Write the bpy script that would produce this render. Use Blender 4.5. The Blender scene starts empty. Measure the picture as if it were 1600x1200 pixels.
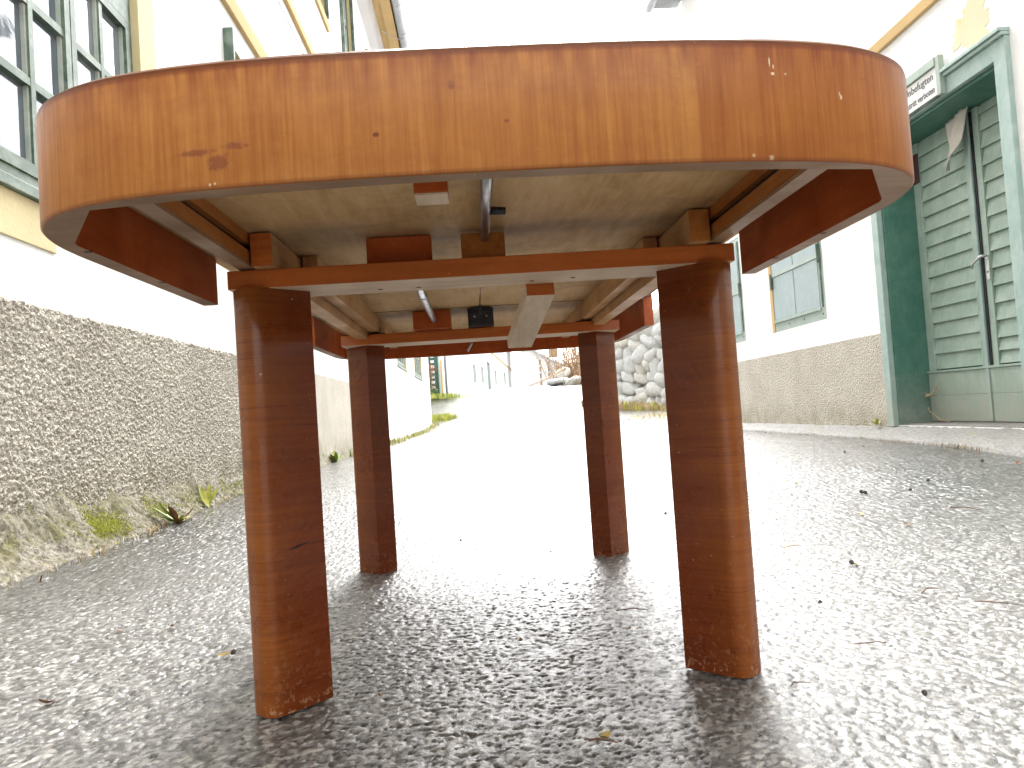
import bpy, bmesh, math, random
import numpy as np
from mathutils import Vector, Matrix, noise as mnoise

S = bpy.context.scene
COL = S.collection
R = math.radians
random.seed(7)
rng = np.random.default_rng(11)

# ------------------------------------------------------------------ camera, sky, sun, exposure
cam = bpy.data.cameras.new('camera')
cam.sensor_fit = 'HORIZONTAL'; cam.sensor_width = 36.0
cam.lens = 36.0 * 1200.0 / 1600.0
cam.clip_start = 0.02; cam.clip_end = 2000
co = bpy.data.objects.new('camera', cam); COL.objects.link(co)
_ya, _pi, _ro = -0.0478855, 0.0360952, -0.0664154
_f = Vector((-math.sin(_ya)*math.cos(_pi), math.cos(_ya)*math.cos(_pi), math.sin(_pi)))
_r = Vector((math.cos(_ya), math.sin(_ya), 0)); _u = _r.cross(_f)
_rr = _r*math.cos(_ro) + _u*math.sin(_ro); _uu = _u*math.cos(_ro) - _r*math.sin(_ro)
M = Matrix((_rr, _uu, -_f)).transposed().to_4x4()
M.translation = Vector((-0.02589, -1.66713, 0.41366))
co.matrix_world = M
S.camera = co

w = bpy.data.worlds.new('World'); S.world = w; w.use_nodes = True
wn, wl = w.node_tree.nodes, w.node_tree.links
bg = wn['Background']
sky = wn.new('ShaderNodeTexSky'); sky.sky_type = 'NISHITA'; sky.sun_disc = False
sky.sun_elevation = R(52); sky.sun_rotation = R(3)
sky.air_density = 1.0; sky.dust_density = 4.0; sky.ozone_density = 1.0
hs = wn.new('ShaderNodeHueSaturation'); hs.inputs['Saturation'].default_value = 0.04
wl.new(sky.outputs[0], hs.inputs['Color']); wl.new(hs.outputs[0], bg.inputs['Color'])
bg.inputs['Strength'].default_value = 0.15

sd = bpy.data.lights.new('sun', 'SUN'); sd.energy = 0.7; sd.angle = R(40); sd.color = (1.0, 0.985, 0.96)
so = bpy.data.objects.new('sun', sd); COL.objects.link(so)
so.rotation_euler = (R(-(90-52)), 0, R(-3))          # veiled sun high above the far end of the street
S.view_settings.view_transform = 'Standard'; S.view_settings.look = 'None'
S.view_settings.gamma = 1.0; S.view_settings.use_curve_mapping = False
S.view_settings.exposure = 2.6

# ------------------------------------------------------------------ helpers
def tag(o, label=None, cat=None, group=None, kind=None):
    if label: o['label'] = label
    if cat: o['category'] = cat
    if group: o['group'] = group
    if kind: o['kind'] = kind
    return o
def empty(name, loc=(0,0,0), rz=0):
    o = bpy.data.objects.new(name, None); COL.objects.link(o); o.location = loc; o.rotation_euler = (0,0,rz)
    o.empty_display_size = .1
    return o
def link(name, me, parent=None):
    o = bpy.data.objects.new(name, me); COL.objects.link(o)
    if parent: o.parent = parent
    return o
def mesh(name, v, f, mats, parent=None, smooth=False, fm=None, bevel=0, seg=2):
    me = bpy.data.meshes.new(name)
    me.from_pydata([tuple(p) for p in v], [], f)
    for m in (mats if isinstance(mats, (list, tuple)) else [mats]): me.materials.append(m)
    if fm: me.polygons.foreach_set('material_index', fm)
    if smooth: me.polygons.foreach_set('use_smooth', [True]*len(me.polygons))
    me.update()
    o = link(name, me, parent)
    if bevel:
        b = o.modifiers.new('bevel', 'BEVEL'); b.width = bevel; b.segments = seg; b.limit_method = 'ANGLE'; b.angle_limit = R(35)
        b.harden_normals = False
    return o
BF = [(0,3,2,1),(4,5,6,7),(0,1,5,4),(1,2,6,5),(2,3,7,6),(3,0,4,7)]   # -z +z -y +x +y -x
def bverts(x0,x1,y0,y1,z0,z1):
    return [(x0,y0,z0),(x1,y0,z0),(x1,y1,z0),(x0,y1,z0),(x0,y0,z1),(x1,y0,z1),(x1,y1,z1),(x0,y1,z1)]
def box(name, x0,x1,y0,y1,z0,z1, mat, parent=None, bevel=0.0015, fm=None):
    return mesh(name, bverts(min(x0,x1),max(x0,x1),min(y0,y1),max(y0,y1),min(z0,z1),max(z0,z1)), BF, mat, parent, bevel=bevel, fm=fm)
class MB:
    def __init__(s): s.v=[]; s.f=[]; s.m=[]
    def add(s, v, f, m=0):
        n=len(s.v); s.v += list(v); s.f += [tuple(i+n for i in q) for q in f]; s.m += [m]*len(f)
    def box(s, *a, m=0): s.add(bverts(*a), BF, m)
    def tube(s, pts, rad, n=8, m=0):
        pts=[Vector(p) for p in pts]; k=len(pts); rad = rad if isinstance(rad,(list,tuple)) else [rad]*k
        base=len(s.v); up=Vector((0,0,1))
        for i,p in enumerate(pts):
            d=(pts[min(i+1,k-1)]-pts[max(i-1,0)]).normalized()
            a=d.cross(up); a = a.normalized() if a.length>1e-4 else Vector((1,0,0)); b=a.cross(d)
            for j in range(n):
                t=2*math.pi*j/n; s.v.append(tuple(p+(a*math.cos(t)+b*math.sin(t))*rad[i]))
        for i in range(k-1):
            for j in range(n):
                q=base+i*n; s.f.append((q+j,q+(j+1)%n,q+n+(j+1)%n,q+n+j)); s.m.append(m)
        s.f.append(tuple(base+j for j in range(n))[::-1]); s.m.append(m)
        s.f.append(tuple(base+(k-1)*n+j for j in range(n))); s.m.append(m)
    def build(s, name, mats, parent=None, smooth=False, bevel=0):
        return mesh(name, s.v, s.f, mats, parent, smooth, s.m, bevel)

# ------------------------------------------------------------------ materials
class NT:
    def __init__(s, name):
        s.mat = bpy.data.materials.new(name); s.mat.use_nodes = True
        s.n = s.mat.node_tree.nodes; s.l = s.mat.node_tree.links; s.p = s.n['Principled BSDF']
    def new(s, t, **k):
        n = s.n.new(t)
        for a, b in k.items(): setattr(n, a, b)
        return n
    def coord(s, kind='Object'): return s.new('ShaderNodeTexCoord').outputs[kind]
    def mapping(s, vec, scale=(1,1,1), loc=(0,0,0)):
        m = s.new('ShaderNodeMapping'); m.inputs['Scale'].default_value = scale; m.inputs['Location'].default_value = loc
        s.l.new(vec, m.inputs['Vector']); return m.outputs[0]
    def noise(s, vec, scale=5, detail=4, rough=.55, dist=0):
        n = s.new('ShaderNodeTexNoise'); n.inputs['Scale'].default_value = scale; n.inputs['Detail'].default_value = detail
        n.inputs['Roughness'].default_value = rough; n.inputs['Distortion'].default_value = dist
        s.l.new(vec, n.inputs['Vector']); return n.outputs[0]
    def voro(s, vec, scale=5, feature='F1', out='Distance', rand=1):
        n = s.new('ShaderNodeTexVoronoi'); n.feature = feature; n.inputs['Scale'].default_value = scale
        n.inputs['Randomness'].default_value = rand
        s.l.new(vec, n.inputs['Vector']); return n.outputs[out]
    def ramp(s, fac, stops, interp='LINEAR'):
        n = s.new('ShaderNodeValToRGB'); n.color_ramp.interpolation = interp; e = n.color_ramp.elements
        while len(e) < len(stops): e.new(0.5)
        for el, (p, c) in zip(e, stops):
            el.position = p; el.color = (c[0], c[1], c[2], 1) if isinstance(c, (tuple, list)) else (c, c, c, 1)
        s.l.new(fac, n.inputs[0]); return n.outputs[0]
    def val(s, sock, v):
        if isinstance(v, (int, float)): sock.default_value = v
        elif isinstance(v, (tuple, list)): sock.default_value = (*v, 1) if len(v) == 3 else v
        else: s.l.new(v, sock)
    def mix(s, fac, a, b, mode='MIX'):
        n = s.new('ShaderNodeMix'); n.data_type = 'RGBA'; n.blend_type = mode
        s.val(n.inputs[0], fac); s.val(n.inputs[6], a); s.val(n.inputs[7], b); return n.outputs[2]
    def math(s, op, a, b=0.0, clamp=False):
        n = s.new('ShaderNodeMath'); n.operation = op; n.use_clamp = clamp
        s.val(n.inputs[0], a); s.val(n.inputs[1], b); return n.outputs[0]
    def sep(s, vec):
        n = s.new('ShaderNodeSeparateXYZ'); s.l.new(vec, n.inputs[0]); return n.outputs
    def bump(s, h, strength=.3, dist=.01):
        n = s.new('ShaderNodeBump'); n.inputs['Strength'].default_value = strength; n.inputs['Distance'].default_value = dist
        s.l.new(h, n.inputs['Height']); s.l.new(n.outputs[0], s.p.inputs['Normal']); return n
    def set(s, **k):
        for a, b in k.items():
            s.val(s.p.inputs[{'base':'Base Color','rough':'Roughness','spec':'Specular IOR Level','metal':'Metallic','coat':'Coat Weight','coatr':'Coat Roughness','alpha':'Alpha','trans':'Transmission Weight','ior':'IOR','sheen':'Sheen Weight','sss':'Subsurface Weight'}[a]], b)
        return s.mat

def plain(name, c, rough=.6, var=.15, scale=8, metal=0, bump=0, bscale=60):
    t = NT(name); v = t.coord(); n = t.noise(v, scale, 5)
    lo = tuple(max(0, q*(1-var)) for q in c); hi = tuple(min(1, q*(1+var)) for q in c)
    t.set(base=t.ramp(n, [(.3, lo), (.7, hi)]), rough=rough, metal=metal)
    if bump: t.bump(t.noise(v, bscale, 4), bump, .005)
    return t.mat

def wood(name, light, dark, axis='y', rough=.4, coat=0.0, grain=90, along=3.0, contrast=.5, stain=None, dirt=.3, bump=.15, seed=0):
    """figured wood: streaks along one axis of the table, slow cloudy tone, scratches"""
    t = NT(name); v = t.coord()
    sc = {'h': (along, along, grain*2), 'x': (along, grain, grain), 'y': (grain, along, grain), 'z': (grain, grain, along)}[axis]
    vm = t.mapping(v, sc, (seed*3.1, seed*1.7, seed*.9))
    n1 = t.noise(vm, 1.0, 6, .6, .6)
    sc2 = tuple(q*.22 for q in sc)
    n2 = t.noise(t.mapping(v, sc2, (seed, 2, 5)), 1.0, 4, .55, 1.2)
    n3 = t.noise(t.mapping(v, (1,1,1), (seed*2, 1, 3)), 6, 4, .6, .4)
    g = t.math('ADD', t.math('MULTIPLY', n1, .5), t.math('MULTIPLY', n2, .5))
    col = t.ramp(g, [(.5-contrast*.42, dark), (.5, tuple((a*.6+b*.4) for a, b in zip(light, dark))), (.5+contrast*.42, light)])
    col = t.mix(t.ramp(n3, [(.35, 0.0), (.7, dirt)]), col, tuple(q*.45 for q in dark))
    scr = t.noise(t.mapping(v, (1, 1, 1), (seed, 0, 9)), 230, 2, .5, .3)
    col = t.mix(t.ramp(scr, [(.735, 0.0), (.765, .6)]), col, tuple(min(1, q*1.8+.12) for q in light))
    rg = t.ramp(n3, [(.3, rough*.75), (.7, min(1, rough*1.35))])
    t.set(base=col, rough=rg, spec=.12, coat=coat, coatr=.07)
    t.bump(t.math('ADD', n1, t.math('MULTIPLY', n3, .5)), bump, .002)
    return t.mat

def veneer():
    """warm veneer of the front apron, u runs round the apron, v is height 0..1"""
    t = NT('apron_veneer'); uv = t.coord('UV'); s = t.sep(uv); u, v = s[0], s[1]
    def cu(su, sv, l=0):
        c = t.new('ShaderNodeCombineXYZ'); t.l.new(t.math('MULTIPLY', u, su), c.inputs[0]); t.l.new(t.math('MULTIPLY', v, sv), c.inputs[1]); c.inputs[2].default_value = l
        return c.outputs[0]
    fine = t.noise(cu(300, .9), 1, 6, .65, .25)
    mid = t.noise(cu(85, .5, 3), 1, 4, .6, .3)
    big = t.noise(cu(7, 1.6, 7), 1, 4, .6, .6)
    cross = t.noise(cu(40, 30, 2), 1, 4, .6, .2)
    g = t.math('ADD', t.math('MULTIPLY', fine, .42), t.math('ADD', t.math('MULTIPLY', mid, .36), t.math('MULTIPLY', big, .22)))
    col = t.ramp(g, [(.30, (.25, .075, .016)), (.45, (.375, .135, .028)), (.57, (.46, .185, .045)), (.74, (.58, .27, .08))])
    # two veneer sheets meet right of the middle
    sheet = t.ramp(u, [(.0, 0.0), (.6839, 0.0), (.6842, 1.0)], 'LINEAR')
    col = t.mix(t.math('MULTIPLY', sheet, .8), col, t.mix(1.0, col, (.82, .70, .60), 'MULTIPLY'))
    strip = t.math('MULTIPLY', t.ramp(u, [(.640, 0.0), (.668, 1.0)]), t.math('SUBTRACT', 1.0, sheet))
    col = t.mix(t.math('MULTIPLY', strip, .22), col, (.60, .30, .07))
    mot = t.noise(cu(22, 3.5, 4), 1, 6, .68, .5)
    col = t.mix(t.ramp(mot, [(.44, 0.0), (.74, .42)]), col, (.30, .085, .024))
    # reddish drips running down from the upper edge
    drip = t.noise(cu(70, .9, 11), 1, 3, .5, .2)
    dm = t.math('MULTIPLY', t.ramp(drip, [(.40, 0.0), (.66, 1.0)]), t.ramp(v, [(.60, 0.0), (.78, .28), (.97, 1.0)]))
    col = t.mix(t.math('MULTIPLY', dm, .75), col, (.17, .028, .010))
    rim = t.ramp(v, [(.95, 0.0), (.985, .75)]); col = t.mix(rim, col, (.16, .035, .012))
    low = t.ramp(v, [(.0, .6), (.018, .35), (.03, 0.0)]); col = t.mix(low, col, (.16, .04, .015))
    # blotches and scars at their own places: (u, v, ru, rv, colour, strength)
    NB = t.noise(cu(150, 16, 3), 1, 4, .6); NS = t.noise(cu(270, 31, 8), 1, 4, .6)
    def spot(uc, vc, ru, rv, c, k, wob=.5, ns=60):
        nonlocal col
        a = t.math('DIVIDE', t.math('SUBTRACT', u, uc), ru); b = t.math('DIVIDE', t.math('SUBTRACT', v, vc), rv)
        d = t.math('ADD', t.math('MULTIPLY', a, a), t.math('MULTIPLY', b, b))
        nn = NB if ns < 70 else NS
        d = t.math('ADD', d, t.math('MULTIPLY', t.math('SUBTRACT', nn, .5), wob*4))
        col = t.mix(t.math('MULTIPLY', t.ramp(d, [(.25, 1.0), (.9, 0.0)]), k), col, c)
    spot(.266, .21, .012, .09, (.16, .035, .03), .55, .7, 45)
    spot(.248, .30, .020, .035, (.18, .04, .03), .6, .6, 45)
    spot(.282, .33, .014, .035, (.18, .04, .03), .55, .6, 45)
    spot(.403, .34, .0035, .025, (.12, .02, .012), .8, .2)
    spot(.516, .40, .003, .02, (.14, .02, .04), .6, .2)
    spot(.470, .72, .004, .05, (.13, .03, .02), .5, .4)
    for (a, b, ru, rv, k) in ((.757, .84, .0010, .05, .9), (.7595, .74, .0022, .018, 1), (.7605, .80, .0010, .025, .8), (.772, .74, .0016, .014, .5),
                              (.829, .56, .0017, .028, .8), (.8275, .59, .0012, .02, .6), (.735, .04, .002, .02, .5), (.752, .025, .003, .02, .5),
                              (.257, .03, .0014, .016, .9), (.2615, .034, .0011, .013, .9)):
        spot(a, b, ru, rv, (.72, .56, .36), k, .25, 90)
    scr = t.noise(cu(60, 60, 5), 1, 2, .5, 3.0)
    col = t.mix(t.ramp(scr, [(.71, 0.0), (.76, .35)]), col, (.62, .40, .20))
    t.set(base=col, rough=t.ramp(big, [(.3, .32), (.7, .48)]), spec=.18, coat=.20, coatr=.25)
    t.bump(t.math('ADD', fine, t.math('MULTIPLY', cross, .5)), .08, .002)
    return t.mat

M_VEN = veneer()
def leg_mat():
    t = NT('leg_varnish'); v = t.coord()
    at = t.new('ShaderNodeAttribute'); at.attribute_name = 'outer_edge'; edge_k = at.outputs['Fac']  # lighter tone towards the rounded outer end of each leg board
    n1 = t.noise(t.mapping(v, (4, 4, 190)), 1, 6, .62, .5)
    n2 = t.noise(t.mapping(v, (2.5, 2.5, 26), (3, 1, 4)), 1, 4, .55, .8)
    n3 = t.noise(v, 9, 5, .62, .4)
    g = t.math('ADD', t.math('MULTIPLY', n1, .55), t.math('MULTIPLY', n2, .45))
    dk = t.ramp(g, [(.25, (.085, .014, .003)), (.50, (.140, .027, .005)), (.75, (.205, .045, .008))])
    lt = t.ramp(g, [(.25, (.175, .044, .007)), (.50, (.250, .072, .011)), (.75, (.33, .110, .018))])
    k = t.math('ADD', t.math('MULTIPLY', edge_k, .85), t.math('MULTIPLY', t.math('SUBTRACT', n3, .5), .9))
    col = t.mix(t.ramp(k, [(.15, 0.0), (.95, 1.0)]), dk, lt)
    col = t.mix(t.ramp(n3, [(.58, 0.0), (.74, .45)]), col, (.055, .010, .003))
    sp = t.sep(v); z = sp[2]
    hair = t.noise(t.mapping(v, (7, 7, 420), (1, 5, 2)), 1, 3, .6, .6); col = t.mix(t.ramp(hair, [(.60, 0.0), (.72, .55)]), col, (.05, .008, .002))
    ex = t.math('DIVIDE', t.math('ADD', sp[0], .303), .016)
    ez = t.math('DIVIDE', t.math('SUBTRACT', t.math('SUBTRACT', z, .236), t.math('MULTIPLY', t.math('ADD', sp[0], .303), .25)), .0022)
    ey = t.math('GREATER_THAN', sp[1], 0.0)
    dd = t.math('ADD', t.math('ADD', t.math('MULTIPLY', ex, ex), t.math('MULTIPLY', ez, ez)), t.math('MULTIPLY', ey, 50))
    dd = t.math('ADD', dd, t.math('MULTIPLY', t.math('SUBTRACT', t.noise(v, 150, 3), .5), 1.6))
    col = t.mix(t.ramp(dd, [(.4, .9), (1.0, 0.0)]), col, (.012, .004, .002))
    scuff = t.math('MULTIPLY', t.ramp(z, [(.0, .9), (.02, .25), (.10, .07), (.5, .02)]), t.ramp(t.noise(v, 120, 3, .6, .8), [(.56, 0.0), (.63, 1.0)]))
    col = t.mix(t.math('MULTIPLY', scuff, .75), col, (.50, .30, .17))
    fl = t.noise(v, 210, 2, .5, .3); col = t.mix(t.ramp(fl, [(.745, 0.0), (.77, .7)]), col, (.55, .36, .22))
    t.set(base=col, rough=t.ramp(n3, [(.3, .22), (.7, .40)]), spec=.14, coat=.32, coatr=.07)
    t.bump(t.math('ADD', n1, n3), .05, .002); return t.mat
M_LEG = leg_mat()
M_RED = wood('red_stained_wood', (.56, .130, .030), (.32, .055, .012), 'y', .38, .1, 70, 5, .6, dirt=.5, bump=.12, seed=2)
M_BEAMF = wood('beam_stained_face', (.60, .175, .042), (.33, .075, .015), 'x', .36, .2, 80, 6, .6, dirt=.35, bump=.12, seed=3)
M_RAWX = wood('raw_beech_across', (.84, .66, .50), (.60, .43, .29), 'x', .6, 0, 160, 14, .5, dirt=.3, bump=.35, seed=4)
M_RAWY = wood('raw_beech_along', (.64, .38, .18), (.40, .20, .08), 'y', .5, .05, 120, 5, .55, dirt=.35, bump=.2, seed=5)
M_PALE = wood('pale_spruce_lath', (.84, .70, .54), (.60, .45, .30), 'y', .62, 0, 130, 6, .55, dirt=.25, bump=.3, seed=6)
M_TOP = wood('tabletop_varnish', (.22, .075, .022), (.10, .030, .009), 'x', .35, .2, 60, 4, .6, dirt=.3, bump=.06, seed=9)
M_EDGE = wood('apron_lower_edge', (.40, .25, .15), (.20, .11, .06), 'x', .5, 0, 50, 5, .6, dirt=.45, bump=.2, seed=7)
M_ORNG = wood('orange_pine_rail', (.54, .22, .05), (.28, .08, .018), 'y', .42, .1, 100, 3, .6, dirt=.35, bump=.15, seed=8)

def panel_mat():
    t = NT('plywood_underside'); v = t.coord()
    n = t.noise(t.mapping(v, (9, 5, 5)), 1, 7, .65, .4)
    n2 = t.noise(t.mapping(v, (90, 12, 12)), 1, 5, .6, .4)
    d = t.noise(t.mapping(v, (3.5, 6, 5), (4, 2, 0)), 1, 7, .7, .5)
    col = t.ramp(t.math('ADD', t.math('MULTIPLY', n, .6), t.math('MULTIPLY', n2, .4)), [(.3, (.38, .22, .085)), (.5, (.56, .36, .17)), (.7, (.68, .48, .27))])
    col = t.mix(t.ramp(d, [(.50, 0.0), (.76, .6)]), col, (.17, .125, .09))
    t.set(base=col, rough=.6, spec=.15); t.bump(n2, .15, .002); return t.mat
M_PANEL = panel_mat()
M_STEEL = plain('dull_steel', (.42, .42, .43), .32, .25, 30, 1.0)
M_BLACKM = plain('blackened_metal', (.03, .03, .035), .45, .4, 30, .6)
M_DARKW = plain('dark_slot', (.03, .012, .006), .7)

def asphalt():
    t = NT('wet_asphalt'); v = t.coord()
    at = t.new('ShaderNodeAttribute'); at.attribute_name = 'stone'; st = at.outputs['Fac']
    yy = t.sep(v)[1]
    far = t.ramp(t.math('MULTIPLY', yy, .1), [(.02, 0.0), (.16, 1.0)])
    cell = t.voro(t.mapping(v, (1, .45, 1)), 75, 'F1', 'Color'); cs = t.sep(cell)
    cd = t.voro(t.mapping(v, (1, .45, 1)), 75, 'F1', 'Distance')
    fs = t.math('MULTIPLY', cs[0], t.ramp(cd, [(.25, 1.0), (.6, .25)]))
    sv = t.mix(far, st, fs)
    big = t.noise(v, 1.1, 5, .6, .3)
    col = t.ramp(sv, [(0, (.012, .012, .011)), (.30, (.090, .087, .082)), (.55, (.18, .175, .163)), (.75, (.29, .28, .26)), (.92, (.42, .405, .37)), (1, (.58, .565, .53))])
    col = t.mix(t.ramp(big, [(.35, 0.0), (.7, .4)]), col, (.06, .056, .048))
    spk = t.noise(t.mapping(v, (48, 20, 48)), 1, 3, .6)
    rg = t.ramp(t.math('ADD', t.math('MULTIPLY', t.noise(v, 2.3, 5, .6), .6), t.math('MULTIPLY', spk, .4)), [(.3, .20), (.7, .42)])
    fine = t.noise(v, 330, 3, .6)
    t.set(base=col, rough=rg, spec=.5, ior=1.42, coat=t.ramp(spk, [(.38, .15), (.6, .85)]), coatr=.09)
    h = t.math('ADD', t.math('MULTIPLY', t.math('ADD', t.math('SUBTRACT', 1.0, cd), t.math('MULTIPLY', spk, 2.2)), far), t.math('MULTIPLY', fine, .28))
    b = t.bump(h, .6, .008)
    t.l.new(b.outputs[0], t.p.inputs['Coat Normal'])
    return t.mat
M_ASPH = asphalt()

def plaster(name, c, var=.05, peel=None):
    t = NT(name); v = t.coord()
    n = t.noise(v, 1.3, 6, .6, .5); f = t.noise(v, 45, 4, .6)
    col = t.ramp(n, [(.3, tuple(q*(1-var) for q in c)), (.7, c)])
    if peel:
        pz = t.noise(v, 2.2, 6, .65, 1.0); col = t.mix(t.ramp(pz, [(.52, 0.0), (.60, .8)]), col, peel)
    t.set(base=col, rough=.85, spec=.3); t.bump(t.math('ADD', f, n), .25, .01); return t.mat
M_WALL = plaster('limewashed_wall', (.88, .88, .865))
M_WALLR = plaster('limewashed_wall_peeling', (.88, .88, .865), .03)
M_YEL = plaster('ochre_trim', (.62, .43, .20), .18)
M_YELP = plaster('pale_ochre_peel', (.80, .68, .40), .25)
M_PATCH = plaster('bare_plaster_patch', (.80, .72, .50), .15, (.74, .58, .30))
M_COVE = plaster('grey_cove', (.72, .72, .72))

def roughcast(name, scale, disp):
    t = NT(name); v = t.coord()
    at = t.new('ShaderNodeAttribute'); at.attribute_name = 'stone'; st = at.outputs['Fac']
    vo = t.voro(v, scale, 'F1', 'Distance'); n = t.noise(v, scale*.9, 5, .65, .6)
    base = t.ramp(t.noise(v, 3, 5, .6), [(.3, (.58, .53, .45)), (.7, (.70, .65, .56))])
    spk = t.ramp(n, [(.32, .42), (.52, 1.0)])
    col = t.mix(1.0, base, spk, 'MULTIPLY')
    z = t.sep(v)[2]
    damp = t.math('MULTIPLY', t.ramp(z, [(.06, 1.0), (.34, 0.0)]), t.ramp(t.noise(v, 4.5, 6, .65, .8), [(.38, 0.0), (.62, .75)]))
    col = t.mix(damp, col, (.26, .23, .13))
    t.set(base=col, rough=.92, spec=.2)
    h = t.math('ADD', t.math('MULTIPLY', n, 1.0), t.math('MULTIPLY', vo, -.9))
    t.bump(h, disp, .02); return t.mat
M_RC = roughcast('roughcast_plinth', 115, .55)
M_RC2 = roughcast('roughcast_plinth_fine', 75, .7)

def footing():
    t = NT('mossy_footing'); v = t.coord()
    n = t.noise(v, 7, 6, .68, .6); f = t.noise(v, 70, 5, .65, .5)
    col = t.ramp(f, [(.34, (.11, .10, .08)), (.50, (.30, .275, .225)), (.66, (.46, .425, .36))])
    col = t.mix(t.ramp(n, [(.40, 0.0), (.62, .75)]), col, (.20, .18, .095))
    col = t.mix(t.math('MULTIPLY', t.ramp(t.noise(v, 5.2, 6, .7, .6), [(.54, 0.0), (.64, .85)]), t.ramp(f, [(.35, .3), (.6, 1.0)])), col, (.17, .17, .03))
    t.set(base=col, rough=.92, spec=.2); t.bump(t.math('ADD', n, t.math('MULTIPLY', f, 1.5)), .6, .012); return t.mat
M_FOOT = footing()
def kerbmat():
    t = NT('kerb_concrete'); v = t.coord()
    n = t.noise(v, 5, 6, .65, .6); f = t.noise(v, 50, 5, .65)
    col = t.ramp(f, [(.32, (.09, .085, .075)), (.68, (.27, .26, .235))])
    col = t.mix(t.ramp(n, [(.60, 0.0), (.70, .75)]), col, (.20, .20, .08))
    t.set(base=col, rough=.6); t.bump(f, .7, .02); return t.mat
M_KERB = kerbmat()

def green_paint(name, c, dust=(.50, .56, .50), dustk=.5, low=None):
    t = NT(name); v = t.coord()
    n = t.noise(v, 7, 6, .65, .4); g = t.noise(t.mapping(v, (60, 60, 8)), 1, 4, .6)
    col = t.mix(t.ramp(g, [(.3, 0.0), (.7, .5)]), c, tuple(q*.65 for q in c))
    col = t.mix(t.ramp(n, [(.42, 0.0), (.75, dustk)]), col, dust)
    fl = t.noise(v, 95, 3, .6); col = t.mix(t.ramp(fl, [(.74, 0.0), (.77, .8)]), col, (.70, .72, .66))
    if low:
        z = t.sep(v)[2]; col = t.mix(t.math('MULTIPLY', t.ramp(z, [(.10, .9), (.55, 0.0)]), t.ramp(n, [(.25, .3), (.6, 1.0)])), col, low)
    t.set(base=col, rough=.5); t.bump(t.math('ADD', g, fl), .2, .003); return t.mat
M_GDOOR = green_paint('door_green', (.33, .44, .37), (.54, .62, .55), .55, (.36, .35, .29))
M_GREV = green_paint('reveal_green', (.055, .175, .13), (.20, .34, .28), .35, (.30, .32, .28))
M_GTRIM = green_paint('architrave_green', (.33, .46, .42), (.52, .60, .56), .6, (.36, .40, .33))
M_GWIN = green_paint('window_green', (.075, .125, .085), (.42, .48, .42), .55)
M_PUTTY = green_paint('weathered_putty', (.46, .52, .45), (.72, .74, .68), .8)
M_GSHUT = green_paint('shutter_grey_green', (.36, .45, .40), (.56, .62, .58), .5)
M_SHPAN = green_paint('shutter_panel_blue_grey', (.36, .45, .46), (.46, .53, .53), .4)
def glass(name, c, rough=.06):
    t = NT(name); v = t.coord(); n = t.noise(v, 3.5, 5, .6, .5)
    t.set(base=t.ramp(n, [(.3, tuple(q*.75 for q in c)), (.7, c)]), rough=rough, spec=.8)
    t.bump(t.noise(v, 5, 3, .5, .4), .06, .02); return t.mat
M_GLASS = glass('dusty_pane', (.13, .16, .19))
M_GLASSD = glass('sky_toned_pane', (.22, .25, .27), .03)  # paler base: bright sky reflection of the second sash put into the colour
M_ZINC = plain('zinc_gutter', (.42, .44, .46), .45, .12, 4, .3)
M_TILE = plain('roof_tile', (.30, .15, .10), .8, .3, 6)
M_SIGNW = plain('enamel_white', (.80, .80, .78), .25, .04, 6)
M_INK = plain('sign_lettering', (.04, .04, .04), .5)
M_CARD = plain('grey_cardboard', (.56, .52, .46), .8, .12, 9, bump=.2, bscale=25)
M_RUST = plain('dark_rust', (.07, .03, .025), .8, .5, 40, bump=.4)
M_IRON = plain('bright_iron', (.60, .60, .58), .35, .2, 40, .8)
M_LEAF = plain('fallen_leaf_brown', (.20, .10, .04), .6, .5, 40)
M_LEAFY = plain('fallen_leaf_yellow', (.42, .30, .09), .6, .4, 40)
M_TWIG = plain('twig_brown', (.13, .06, .035), .7, .4, 60)
M_STRAW = plain('dry_straw', (.50, .38, .22), .7, .3, 60)
M_BLACK = plain('dark_grit', (.035, .03, .028), .6, .4, 60)
M_WEED = plain('weed_green', (.20, .27, .05), .55, .45, 25)
M_WEEDY = plain('weed_yellow_green', (.42, .42, .08), .55, .35, 25)
M_MOSS = plain('moss_green', (.26, .27, .03), .9, .5, 90)
M_GRASS = plain('grass_green', (.20, .26, .06), .7, .5, 3)
M_BRUSH = plain('dry_brush', (.36, .24, .14), .85, .4, 5)
def stonemat():
    t = NT('field_stone'); v = t.coord()
    oi = t.new('ShaderNodeObjectInfo').outputs['Random']
    n = t.noise(v, 7, 6, .65, .6)
    c = t.ramp(n, [(.3, (.38, .38, .37)), (.7, (.60, .60, .59))])
    c = t.mix(t.ramp(oi, [(0, .0), (.5, .05), (1, .45)]), c, (.44, .38, .24))
    c = t.mix(t.ramp(t.noise(v, 2.2, 5), [(.55, 0.0), (.7, .4)]), c, (.28, .29, .13))
    t.set(base=c, rough=.85); t.bump(n, .6, .03); return t.mat
M_STONE = stonemat()
M_MORTAR = plain('wall_core', (.22, .20, .17), .9, .3, 8)
M_FARW = plain('far_grey_green', (.15, .19, .17), .6, .15, 4)
M_DOORD = plain('dark_green_door', (.03, .09, .065), .5, .2, 8)
M_WHITE = plain('white_paint', (.8, .8, .78), .5, .05, 8)
M_FLOWER = plain('terracotta_bloom', (.45, .18, .10), .8, .4, 15)

# ------------------------------------------------------------------ terrain profile
_PY = np.array([-400, -20, 0, 20, 26, 31, 36, 50, 96, 160, 400.])
_PZ = np.array([-2.0, -.15, 0, .02, .22, .78, 1.5, 2.04, 3.4, 6.0, 14.0])
def gz(y): return float(np.interp(y, _PY, _PZ))

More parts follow.
